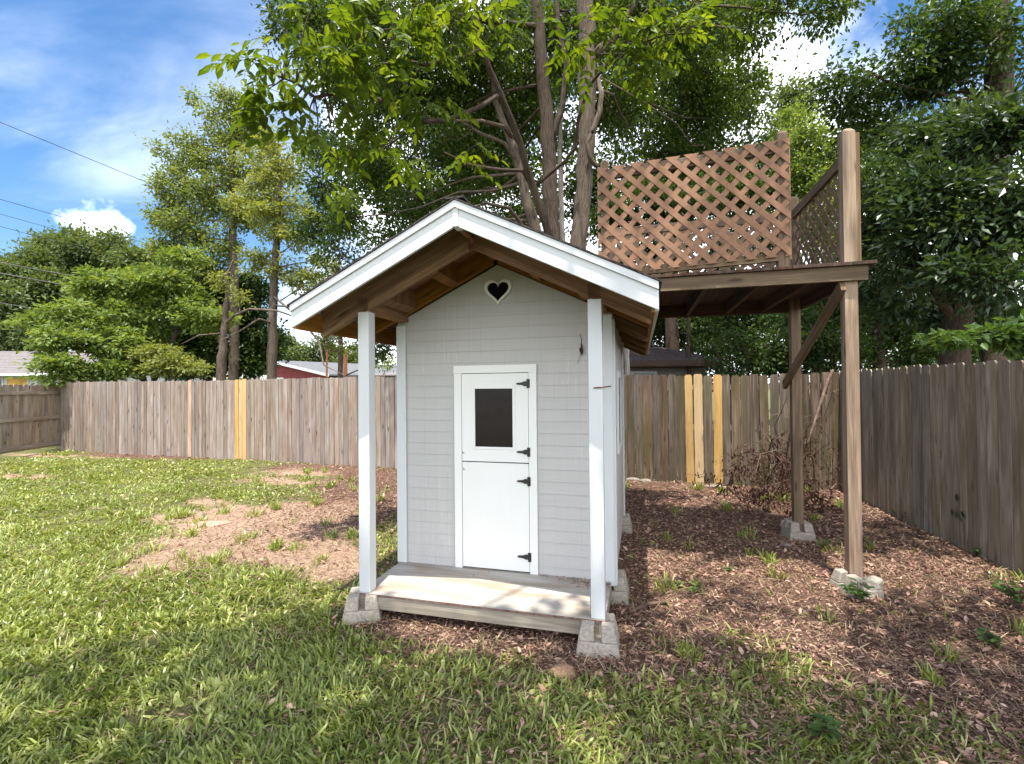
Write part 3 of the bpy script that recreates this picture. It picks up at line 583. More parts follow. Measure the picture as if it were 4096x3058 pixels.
# fascia (plain 2x6 with a trim strip on top) and eave boards
for ue in (UL, UR):
    s_ = math.copysign(1, ue-UC)
    b = MB(); slab(b, UC+s_*.021, ue, VF, VF+.02, -.045, -.155); b.build('gable_fascia', M['white'], shed, bevel=.002)
    b = MB(); slab(b, UC, ue, VF-.014, VF+.021, -.0005, -.0445); b.build('fascia_strip', M['white'], shed, bevel=.002)
    b = MB(); b.box((min(ue, ue-s_*.019), VF+.0205, roofz(ue)-.157), (max(ue, ue-s_*.019), VB, roofz(ue)-.004), 1); b.build('eave_fascia', M['white'], shed, bevel=.002)
b = MB(); b.box((UC-.0205, VF-.004, 2.588), (UC+.0205, VF+.0195, ZR-.047), 2); b.build('ridge_cap_block', M['white'], shed, bevel=.002)
b = MB(); b.box((UC-.02, VF-.003, 2.5855), (UC+.02, VF+.08, 2.5875), 1); b.build('ridge_end', M['white'], shed)
# dried leaf hanging on the siding, rusty latch, leaf debris on the porch
t = tag(empty('dried_leaf', (0, 0, 0)), 'curled dried leaf on its stalk stuck to the grey siding', 'leaf')
def S(u, v, z): c, s = math.cos(-TH), math.sin(-TH); return np.array([-1.0923+u*c+v*s, 3.3834-u*s+v*c, z])
t.location = S(1.53, .60, 1.9); o_ = np.array(t.location)
b = MB(); b.tube([S(1.50, .596, 2.0)-o_, S(1.512, .594, 1.96)-o_, S(1.511, .596, 1.90)-o_, S(1.505, .598, 1.84)-o_, S(1.478, .602, 1.77)-o_], [.002, .003, .004, .002, .001], 5); b.build('stalk', M['twig'], t)
pv = [S(1.512, .595, 1.905), S(1.508, .592, 1.93), S(1.535, .592, 1.97)]; V_, F_, R_ = scatter(T_CURL, np.array([pv[0], pv[1], pv[0]])-o_, frames(np.array([(0.0, 0, -1), (.1, 0, -1), (-.15, 0, -1)]), np.array([(0, -1.0, 0), (.6, -1.0, 0), (-.6, -1, 0)])), np.array([(.07, .05, .05), (.06, .04, .04), (.05, .05, .03)]))
scatter_obj('leaf_blade', [(V_, F_, R_)], M['leaf_dead'], t)
b = MB(); p0_ = S(1.66, .0, 1.545); b.tube([S(1.655, -.004, 1.595), S(1.70, -.006, 1.597), S(1.722, .02, 1.6), S(1.722, .59, 1.605)], .0045, 6)
tag(b.build('latch_hook', M['rust']), 'rusty hook and rod between right porch post and corner trim', 'latch')
r0 = np.random.default_rng(99); N = 420; uu = np.clip(r0.normal(1.56, .10, N), 1.2, 1.70); vv = np.clip(.595-np.abs(r0.normal(0.0, .075, N))-0.06*(uu > 1.45)*r0.random(N), .1, .592)
uu[:90] = r0.uniform(1.17, 1.68, 90); vv[:90] = .59-np.abs(r0.normal(0, .008, 90)); uu[400:] = r0.uniform(.2, 1.6, 20); vv[400:] = r0.uniform(.05, .55, 20)
P_ = np.array([S(a_, c_, ZF+.003+r0.uniform(0, .006)) for a_, c_ in zip(uu, vv)]); a = r0.random(N)*6.28
l = r0.uniform(.006, .02, N); parts = [scatter(T_CURL, P_, frames(np.stack([np.cos(a), np.sin(a), 0*a], 1), np.array([[0, 0, 1.]])+r0.normal(0, .3, (N, 3))), np.stack([l, l*.7, l*.7], 1), r0.random(N)*.5)]
tag(scatter_obj('porch_debris', parts, M['litter']), 'small brown leaf debris on the porch floor by the wall', 'debris', kind='stuff')

# ------------------------------------------------------------------ concrete deck blocks
def deck_block(loc, rz, label, h=0.165, broken=False):
    b = MB(); B2, T2 = .135, .098; zs_ = h-.088; w_ = B2-(B2-T2)*zs_/h
    def fr(x0, x1, y0, y1, z0, z1, X0, X1, Y0, Y1): # frustum: bottom rect, top rect
        b.raw8([(x0, y0, z0), (x1, y0, z0), (X1, Y0, z1), (X0, Y0, z1), (x0, y1, z0), (x1, y1, z0), (X1, Y1, z1), (X0, Y1, z1)], .2, .2, .2, .5)
    fr(-B2, B2, -B2, B2, -.03, zs_, -w_, w_, -w_, w_)
    for sx in (-1, 1):
        for sy in (-1, 1):
            if broken and sx == 1 and sy == 1: continue
            g2 = .021; hh = h if not (broken and sx == 1) else h-.045
            xs = sorted((sx*g2, sx*w_)); ys = sorted((sy*g2, sy*w_)); Xs = sorted((sx*g2, sx*T2)); Ys = sorted((sy*g2, sy*T2))
            fr(xs[0], xs[1], ys[0], ys[1], zs_+.0005, hh, Xs[0], Xs[1], Ys[0], Ys[1])
    o = b.build('concrete_block', M['concrete'], None, bevel=.008); o.location = loc; o.rotation_euler = (0, 0, rz)
    return tag(o, label, 'deck block', 'cast concrete deck blocks under the posts')
p = S(WD-.045, .02, 0); deck_block(p, TH+.05, 'notched concrete block under the playhouse right front corner')
p = S(.019, .03, 0); deck_block(p, TH+.42, 'notched concrete block in the grass at the porch left front corner', .165)
p = S(1.70, .78, 0); deck_block(p, TH, 'concrete block under the playhouse right wall behind the front one')
p = S(1.70, 2.52, 0); deck_block(p, TH, 'concrete block under the far end of the playhouse side wall')
#@@DECK
# ------------------------------------------------------------------ raised deck
DX0, DY0, DTH = 2.6937, 3.6967, -0.2589
deck = tag(empty('raised_deck', (DX0, DY0, 0), DTH), 'raised wooden platform on tall posts with brown lattice railing', 'deck')
def D(u, v, z): c, s = math.cos(-DTH), math.sin(-DTH); return np.array([DX0+u*c+v*s, DY0-u*s+v*c, z])
PS = .092; UD0 = -1.98; ZT = 2.545
def dog_post(u0, v0, z0, z1, mat, ps=PS, nm='post'):
    b = MB(); b.box((u0, v0, z0), (u0+ps, v0+ps, z1-.03), 2, .4)
    c_ = .022; b.raw8([(u0, v0, z1-.0301), (u0+ps, v0, z1-.0301), (u0+ps, v0+ps, z1-.0301), (u0, v0+ps, z1-.0301), (u0+c_, v0+c_, z1), (u0+ps-c_, v0+c_, z1), (u0+ps-c_, v0+ps-c_, z1), (u0+c_, v0+ps-c_, z1)], .03, ps, ps, .4)
    return b.build(nm, mat, deck, bevel=.004)
dog_post(-PS, .001, .05, 3.615, M['postwood']); dog_post(-PS, 1.36, .07, 3.605, M['deckwood'])
dog_post(-.545, .0365, ZT+.001, 3.685, M['deckwood'], .086, 'railing_post'); dog_post(-1.965, .0365, ZT+.001, 3.63, M['deckwood'], .07, 'railing_post')
b = MB(); b.box((.001, .03, ZT+.001), (.039, .115, 3.58), 2); b.build('railing_board', M['deckwood'], deck, bevel=.003)
b = MB(); b.box((UD0, -.0385, 2.405), (.055, -.0005, 2.518), 0, .7); b.build('front_rim_joist', M['deckwood'], deck, bevel=.003)
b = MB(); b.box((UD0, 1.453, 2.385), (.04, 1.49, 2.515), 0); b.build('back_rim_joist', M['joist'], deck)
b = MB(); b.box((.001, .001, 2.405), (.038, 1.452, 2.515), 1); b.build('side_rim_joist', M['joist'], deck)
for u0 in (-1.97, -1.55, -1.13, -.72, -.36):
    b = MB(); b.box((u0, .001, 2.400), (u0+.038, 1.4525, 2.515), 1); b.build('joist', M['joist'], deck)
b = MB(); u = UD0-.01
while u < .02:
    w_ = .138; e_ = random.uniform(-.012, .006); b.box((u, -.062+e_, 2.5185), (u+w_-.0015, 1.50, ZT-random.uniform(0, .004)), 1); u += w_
b.box((.0, -.075, 2.5188), (.10, 1.50, ZT+.0), 1); b.build('floor_boards', M['joist'], deck, bevel=.002)  # dark joist wood here puts the under-deck shade into the boards' colour
# long stringers from the back of the deck to the tree behind the playhouse
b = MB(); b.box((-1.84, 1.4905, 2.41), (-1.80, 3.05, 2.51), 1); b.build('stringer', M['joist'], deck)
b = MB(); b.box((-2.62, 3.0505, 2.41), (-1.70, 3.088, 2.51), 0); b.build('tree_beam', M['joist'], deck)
# brace on the left faces of the right-hand posts
b = MB(); b.board((-PS-.020, -.02, 2.375), (-PS-.020, 1.56, 1.60), .092, .037, (0, 0, 1)); b.build('brace', M['deckwood'], deck, bevel=.003)
# lattice panels: two layers of slats clipped to a rectangle
def lattice(name, mat, A, U, Wd, H, s=.15, wslat=.0445, th=.004, drop=0.0, nrm=(0, -1, 0), skew=0.0):
    """A = lower left corner, U = unit vector along the panel, H = height, skew = vertical rise per metre"""
    A = np.array(A, float); U = np.array(U, float); nn = np.array(nrm, float); b = MB()
    def pt(x, y, l): return A+U*x+np.array([0, 0, y+skew*x])+nn*l
    hw = wslat*math.sqrt(2)/2
    for lay, sg in ((0, 1), (1, -1)):
        k = -int(H/s)-2
        while k*s < Wd+H+s:
            x0 = k*s+(0.02 if sg > 0 else 0.055)
            # strip |x - sg*y - x0'| < hw ; clip polygon to the rectangle
            poly = [(x0-hw, 0), (x0+hw, 0), (x0+hw+sg*H, H), (x0-hw+sg*H, H)]
            if sg < 0: poly = [(x0+0-hw, 0), (x0+hw, 0), (x0+hw-H, H), (x0-hw-H, H)]
            for xl, keep in ((0, 1), (Wd, -1)):
                new = []
                for i in range(len(poly)):
                    p_, q_ = poly[i], poly[(i+1) % len(poly)]; a_, c_ = (p_[0]-xl)*keep, (q_[0]-xl)*keep
                    if a_ >= 0: new.append(p_)
                    if a_*c_ < 0: f = a_/(a_-c_); new.append((p_[0]+f*(q_[0]-p_[0]), p_[1]+f*(q_[1]-p_[1])))
                poly = new
                if not poly: break
            if len(poly) >= 3: b.prism([pt(x, y, th*lay+.0005*lay) for x, y in poly], nn*th, axis=U)
            k += 1
    return b.build(name, mat, deck)
lattice('front_lattice', M['lattice'], (-1.99, -.0015+.0365-.014, 2.59), (1, 0, 0), 1.535, .95, s=.15, skew=.036)
for z_, h_, sk in ((3.49, .085, 1), (2.60, .07, 1)):
    b = MB(); b.board((-1.96, .0562-.0, z_-.0), (-.465, .0562, z_+.052), h_, .037); b.build('lattice_rail', M['deckwood'], deck, bevel=.002)
b = MB(); b.box((-.4585, .037, 2.62), (-.4475, .07, 3.585), 2); b.build('lattice_edge_trim', M['lattice_old'], deck)
lattice('back_lattice', M['lattice_old'], (-1.95, 1.452, 2.56), (1, 0, 0), 1.85, .83, s=.15)
b = MB(); b.box((-1.98, 1.43, 3.37), (-PS-.002, 1.468, 3.46), 0); b.build('back_rail', M['deckwood'], deck, bevel=.003)
b = MB(); b.box((-1.98, 1.44, 2.62), (-1.90, 1.478, 3.369), 2); b.build('back_railing_post', M['deckwood'], deck)
lattice('side_lattice', M['lattice_old'], (-.045, .10, 2.56), (0, 1, 0), 1.25, .80, s=.15, nrm=(1, 0, 0))
b = MB(); b.box((-.066, PS+.002, 3.36), (-.028, 1.358, 3.45), 1); b.build('side_rail', M['deckwood'], deck, bevel=.003)
deck_block(D(-.046, 1.405, 0), DTH+.1, 'squat grey concrete block under the rear deck post')
deck_block(D(-.046, .02, -.01), DTH+.30, 'broken concrete block under the front deck post', .15, True)
b = MB(); b.prism([(0, 0, -.03), (.13, .02, -.03), (.12, .10, -.03), (.01, .11, -.03)], (0, .0, .12)); o = b.build('concrete_chunk', M['concrete'], None, bevel=.02); o.location = D(.06, -.03, 0); o.rotation_euler = (.12, -.1, .3)
tag(o, 'loose chunk of concrete right of the broken block', 'concrete chunk')
#@@FENCE
# ------------------------------------------------------------------ fences
def picket_poly(p, d, w, h, z0, ear, tilt):
    a = p-d*w/2; c = p+d*w/2; up = np.array([0, 0, 1.0])+d*tilt
    return [a+up*z0, c+up*z0, c+up*(h-ear), c-d*ear*.8+up*h, a+d*ear*.8+up*h, a+up*(h-ear)]
def fence(name, label, A, B, pitch, mats, top, face, special=None, ear=.03, jit=.012, gap=.004, seed=3, rails=False, panel=2.4, zb=.0, bob=False):
    """pickets from A to B; face = side the pickets stand on (unit xy vector towards the viewer)"""
    R = random.Random(seed); A = np.array([*A, 0.0]); B = np.array([*B, 0.0]); Lf = np.linalg.norm(B-A); d = (B-A)/Lf
    root = tag(empty(name, tuple(A)), label, 'fence', 'tall board fences round the yard'); nf = np.array([*face, 0.0])
    s = 0.0; pan = MB(); start = 0
    def close():
        nonlocal pan
        if pan.n: pan.build('picket_panel', mats[0] if not callable(mats[0]) else mats[0](start), root)
        pan = MB()
    while s < Lf:
        p_w = pitch(s) if callable(pitch) else pitch; w = p_w*R.uniform(.90, 1.04); c = d*(s+w/2)
        kind = special(A+c) if special else None
        h = top(s)+R.uniform(-jit, jit); tl = R.gauss(0, .0035); dz = -nf*0+nf*R.uniform(-.004, .004)
        P_ = picket_poly(c+dz, d, w-gap*R.uniform(.3, 1.6), h, zb-R.uniform(0, .02), ear*R.uniform(.7, 1.2), tl)
        if bob:
            bk_ = picket_poly(d*(s+w)-nf*.0175, d, .05, h-.03, zb, ear*.4, tl); pan.prism(bk_, -nf*.014, R.random(), axis=(0, 0, 1))
        if kind is None:
            pan.prism([x for x in P_], -nf*.016 if True else 0, R.random(), axis=(0, 0, 1))
        else:
            q_ = MB(); q_.prism([x+nf*.004+np.array([0, 0, .012]) for x in P_], -nf*.017, R.random(), axis=(0, 0, 1)); tag(q_.build('picket', M[kind], root), 'new yellow picket among the weathered ones' if kind == 'fence_new' else 'reddish tan picket among the grey ones')
        s += w
        if s-start > panel: close(); start = s
    close()
    back = 1 if rails else -1
    for z_ in (.22, .92, 1.58):
        r_ = MB(); off = nf*back*(.022 if rails else .037)
        r_.board(off+np.array([0, 0, z_]), d*Lf+off+np.array([0, 0, z_]), .088, .036); r_.build('rail', M['fence_left'], root)
    k = 0
    while k*2.4 <= Lf+.1:
        r_ = MB(); c = d*min(k*2.4+.05, Lf)+nf*back*.10
        if not rails: r_.box((c[0]-.045, c[1]-.045, -.05), (c[0]+.045, c[1]+.045, 1.74), 2); r_.build('post', M['fence_left'], root)
        k += 1
    return root
def px_of(P):
    v = np.array(P, float)-np.array([0, 0, CAMZ]); c, s = math.cos(PITCH), math.sin(PITCH); dd = v[1]*c+v[2]*s; up = -v[1]*s+v[2]*c
    return (2048+v[0]/dd*FPX)*.5403
CL, CR = (-12.32, 13.033), (4.97, 7.27)      # yard corners on the back line
def sp_left(P):
    x = px_of((P[0], P[1], .9))
    if 506 < x < 533.5: return 'fence_new'
    if 405 < x < 414: return 'fence_tan'
def sp_right(P):
    x = px_of((P[0], P[1], .9))
    if 1487 < x < 1516 or 1542 < x < 1559: return 'fence_new'
nb = unit(np.array([-.3162, -.9487]))
MIDX = 0.3; midy = 7.27-(MIDX-4.97)*.3333
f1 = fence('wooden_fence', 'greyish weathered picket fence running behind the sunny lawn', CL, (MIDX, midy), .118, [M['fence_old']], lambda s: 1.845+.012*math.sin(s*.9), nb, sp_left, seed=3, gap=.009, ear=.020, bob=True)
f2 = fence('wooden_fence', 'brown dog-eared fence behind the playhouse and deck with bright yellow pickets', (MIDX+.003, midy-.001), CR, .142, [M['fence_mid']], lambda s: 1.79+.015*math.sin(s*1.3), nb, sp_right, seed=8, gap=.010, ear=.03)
dr_ = unit(np.array([CR[0]-4.21, CR[1]-3.97])); nr_ = np.array([-dr_[1], dr_[0]])
f3 = fence('wooden_fence', 'shaded grey-brown fence along the right side of the yard', (CR[0], CR[1]-.02), (CR[0]-dr_[0]*7.5, CR[1]-.02-dr_[1]*7.5), .142, [M['fence_right']], lambda s: 1.80+.012*math.sin(s*1.1), nr_, seed=12, gap=.008, ear=.028, bob=True)
f4 = fence('wooden_fence', 'brown fence at the far left with its horizontal rails showing', (-12.42, 13.15), (-12.0, 10.0), .15, [M['fence_left']], lambda s: 1.79, np.array([.99, .13]), seed=14, gap=.004, rails=True, zb=.14, ear=.03)
b = MB(); b.box((-12.42+.02, 13.02, -.05), (-12.42+.13, 13.13, 1.76), 2); b.build('corner_post', M['postwood'], f4, bevel=.004)
b = MB(); b.board((-12.40, 13.15, .07), (-11.98, 10.0, .07), .13, .02); b.build('kick_board', M['joist'], f4)
#@@HOUSES
# ------------------------------------------------------------------ neighbours' houses
M['roof_grey'] = plain('grey_shingles', (0.17, 0.15, 0.15), .95, 9, .2, .3); M['roof_dark'] = plain('dark_shingles', (0.060, 0.045, 0.045), .95, 14, .5, .4)
M['roof_metal'] = plain('pale_roof', (0.12, 0.125, 0.13), .8, 5, .12, .1); M['wall_white'] = plain('white_siding', (0.45, 0.46, 0.45), .8, 5, .1, .1)
M['wall_red'] = plain('red_siding', (0.26, 0.065, 0.065), .8, 5, .15, .1); M['wall_grey'] = plain('grey_stucco', (0.20, 0.185, 0.175), .9, 8, .15, .2)
M['pane_dark'] = plain('window_pane_dark', (0.05, 0.055, 0.07), .15, 3, .2, 0, .6); M['pane_yellow'] = plain('yellow_blind', (0.50, 0.30, 0.05), .5, 3, .25, 0)
M['pane_grey'] = plain('pale_blind', (0.26, 0.30, 0.30), .5, 3, .1, 0)
def gable_roof(mb, x0, x1, y0, y1, ze, zr, th=.12, along='x', ov=0):
    if along == 'x':
        ym = (y0+y1)/2
        for ya, yb, za, zb in ((y0, ym, ze, zr), (ym, y1, zr, ze)):
            mb.prism([(x0, ya, za), (x1, ya, za), (x1, yb, zb), (x0, yb, zb)], (0, 0, th), axis=(1, 0, 0))
    else:
        xm = (x0+x1)/2
        for xa, xb, za, zb in ((x0, xm, ze, zr), (xm, x1, zr, ze)):
            mb.prism([(xa, y0, za), (xb, y0, zb), (xb, y1, zb), (xa, y1, za)], (0, 0, th), axis=(0, 1, 0))
def shingle_lines(mb, x0, x1, y0, y1, z0, z1, n):
    for k in range(n):
        f0, f1_ = k/n, (k+1.05)/n; ya, yb = y0+(y1-y0)*f0, y0+(y1-y0)*f1_; za, zb = z0+(z1-z0)*f0, z0+(z1-z0)*f1_
        mb.prism([(x0, ya, za), (x1, ya, za), (x1, yb, zb-.02), (x0, yb, zb-.02)], (0, 0, .03), random.random(), axis=(1, 0, 0))
# grey-roofed house at far left
h = tag(empty('house', (-26, 24, 0), .12), 'low white house with grey shingle roof and yellow blind, beyond left fence', 'house')
def inv(h_, P): 
    m_ = Matrix.Rotation(-h_.rotation_euler[2], 3, 'Z'); return m_ @ (Vector(P)-h_.location)
a = inv(h, at(-260, 806, 24)); c = inv(h, at(300, 806, 25.5)); ZE = 2.55
b = MB(); b.box((a[0]+.4, 0, -.2), (c[0]-.4, 9, ZE-.05), 0); b.build('wall', M['wall_white'], h)
b = MB(); shingle_lines(b, a[0], c[0], -.55, 4.5, ZE, ZE+1.45, 14); b.prism([(a[0], 4.5, ZE+1.44), (c[0], 4.5, ZE+1.44), (c[0], 9.5, ZE), (a[0], 9.5, ZE)], (0, 0, .03), axis=(1, 0, 0)); b.build('roof', M['roof_grey'], h)
b = MB(); b.box((a[0], -.6, ZE-.14), (c[0], -.56, ZE+.0), 0); b.build('fascia', M['white'], h)
for x0p, x1p, mt in ((-60, 15, 'pane_dark'), (22, 64, 'pane_yellow'), (80, 120, 'pane_grey')):
    A_ = inv(h, at(x0p, 815, 24.2)); B_ = inv(h, at(x1p, 815, 24.3))
    f = MB()
    for lo, hi in (((A_[0]-.08, -.03, 1.0), (A_[0], .0, 2.3)), ((B_[0], -.03, 1.0), (B_[0]+.08, .0, 2.3)), ((A_[0]-.08, -.03, 2.3), (B_[0]+.08, .0, 2.38)), ((A_[0]-.08, -.03, .92), (B_[0]+.08, 0, 1.0))): f.box(lo, hi, 2)
    fo = f.build('window', M['wall_white'], h); g2_ = MB(); g2_.box((A_[0], -.012, 1.0), (B_[0], -.002, 2.3), 2); g2_.build('pane', M[mt], fo)
# red house in the middle distance
YR = 30.0
h = tag(empty('house', (at(598, 838, YR)[0], YR, 0), -.18), 'red house with pale roof and white barge boards seen over the fence', 'house')
b = MB(); b.prism([(-.1, 0, -.2), (3.6, 0, -.2), (3.6, 0, 2.35), (.15, 0, 3.15), (-.1, 0, 3.1)], (0, 8, 0)); b.build('wall', M['wall_red'], h)
b = MB(); b.prism([(0, -.5, 3.35), (3.9, -.5, 2.42), (9.2, 7, 2.35), (6.2, 7, 3.20)], (0, 0, .10), axis=(1, 0, 0)); b.prism([(0, -.5, 3.35), (6.2, 7, 3.20), (3.5, 8, 2.5), (-2.5, 0.2, 2.6)], (0, 0, .10), axis=(1, 0, 0)); b.build('roof', M['roof_metal'], h)
b = MB(); b.board((-.02, -.53, 3.36), (3.92, -.53, 2.44), .16, .05); b.build('barge_board', M['white'], h)
b = MB(); b.box((-2.4, -.6, 1.8), (.9, -.55, 2.35), 0); b.build('carport_panel', M['wall_white'], h)
b = MB(); b.prism([(3.9, 1, 2.40), (9, 1, 2.40), (9.5, 8, 3.0), (4.4, 8, 3.0)], (0, 0, .08), axis=(1, 0, 0)); b.build('side_roof', M['roof_grey'], h)
b = MB(); b.box((4.0, 1.3, 0), (9.0, 6, 2.38), 0); b.build('side_wall', M['wall_grey'], h)
# dark hip-roofed shed on the right, beyond the fence
h = tag(empty('small_house', (0, 0, 0)), 'grey outbuilding with dark hip roof behind the fence, right of playhouse', 'house')
YD = 12.5; e0 = at(1180, 787, YD); e1 = at(1566, 779, YD); zz = 2.27
b = MB(); r0x, r1x = at(1230, 755, YD+2.4)[0], at(1425, 754, YD+2.4)[0]; zr_ = at(1400, 752, YD+2.4)[2]
n = 9
for k in range(n):
    f0, f1_ = k/n, (k+1.04)/n
    L0, L1 = e0[0]+(r0x-e0[0])*f0, e0[0]+(r0x-e0[0])*f1_; R0, R1 = e1[0]+(r1x-e1[0])*f0, e1[0]+(r1x-e1[0])*f1_
    b.prism([(L0, YD+2.4*f0, zz+(zr_-zz)*f0), (R0, YD+2.4*f0, zz+(zr_-zz)*f0), (R1, YD+2.4*f1_, zz+(zr_-zz)*f1_-.015), (L1, YD+2.4*f1_, zz+(zr_-zz)*f1_-.015)], (0, 0, .03), axis=(1, 0, 0))
b.prism([(e1[0], YD, zz), (e1[0], YD+4.8, zz), (r1x, YD+2.4, zr_)], (0, 0, .03), axis=(0, 1, 0)); b.prism([(e0[0], YD+4.8, zz), (r0x, YD+2.4, zr_), (r1x, YD+2.4, zr_), (e1[0], YD+4.8, zz)], (0, 0, .03), axis=(1, 0, 0))
b.build('roof', M['roof_dark'], h)
b = MB(); b.box((e0[0], YD-.02, zz-.14), (e1[0], YD+.02, zz-.001), 0); b.box((e1[0]-.02, YD+.021, zz-.14), (e1[0]+.02, YD+4.8, zz-.001), 1); b.box((e0[0], YD+.021, zz-.16), (e1[0]-.021, YD+.5, zz-.141), 0); b.build('fascia', M['joist'], h)
wr = at(1520, 800, YD+.5)[0]
b = MB(); b.box((e0[0]+.3, YD+.5, -.1), (wr, YD+4.3, zz-.165), 0); b.build('wall', M['wall_grey'], h)
A_, B_ = at(1362, 803, YD+.5), at(1419, 803, YD+.5)
f = MB(); zt_ = A_[2]; f.box((A_[0], YD+.46, .6), (A_[0]+.06, YD+.499, zt_), 2); f.box((B_[0]-.06, YD+.46, .6), (B_[0], YD+.499, zt_), 2); f.box((A_[0]+.061, YD+.46, zt_-.06), (B_[0]-.061, YD+.499, zt_), 0); fo = f.build('window', M['wall_white'], h)
f = MB(); f.box((A_[0]+.06, YD+.485, .6), (B_[0]-.06, YD+.4985, zt_-.06), 2); f.build('pane', M['pane_grey'], fo)
# wires and poles
def wire(pts, rad, label):
    P_ = [np.array(p_) for p_ in pts]; Q = []
    for i in range(25):
        t_ = i/24; k = t_*(len(P_)-1); j = min(int(k), len(P_)-2); Q.append(P_[j]+(P_[j+1]-P_[j])*(k-j))
    b = MB(); b.tube(Q, rad, 5); tag(b.build('power_line', M['black_metal']), label, 'power line', 'overhead wires at the left')
wire([at(-60, 240, 24), at(335, 402, 34), at(600, 500, 44)], .018, 'highest single overhead wire crossing the blue sky')
wire([at(-60, 414, 26), at(150, 474, 31), at(310, 525, 36), at(520, 585, 42)], .016, 'second overhead wire from the top, above the small white cloud')
wire([at(-60, 446, 26), at(240, 530, 34), at(500, 600, 42)], .013, 'third overhead wire, just under the wire above the cloud')
wire([at(-60, 473, 26), at(110, 520, 30), at(420, 600, 42)], .013, 'fourth overhead wire, meeting the far tree tops')
wire([at(-60, 556, 15), at(200, 606, 17), at(330, 640, 19), at(560, 680, 22)], .016, 'upper of the two thick wires in front of the far trees')
wire([at(-60, 580, 15), at(200, 628, 17), at(330, 645, 19)], .020, 'lower thick black wire in front of the far trees')
wire([at(-60, 645, 20), at(150, 680, 21), at(300, 700, 22)], .012, 'lowest thin wire above the grey-roofed house')
M['pole'] = bark('pole_wood', (0.22, 0.085, 0.04), (0.36, 0.16, 0.085))
for px_, y0_, y1_, w_, lb in ((706, 700, 822, 4.2, 'thin orange-brown pole beyond the fence, left one of two'), (746, 757, 822, 9, 'stout orange-brown pole beyond the fence next to the thin one')):
    b = MB(); t0, t1 = at(px_, y1_, 24), at(px_+1, y0_, 24); b.tube([(t0[0], 24, -.2), t0, t1], [w_/1032*12*1.1, w_/1032*12, w_/1032*11], 8); tag(b.build('utility_pole', M['pole']), lb, 'pole', 'poles by the red house')
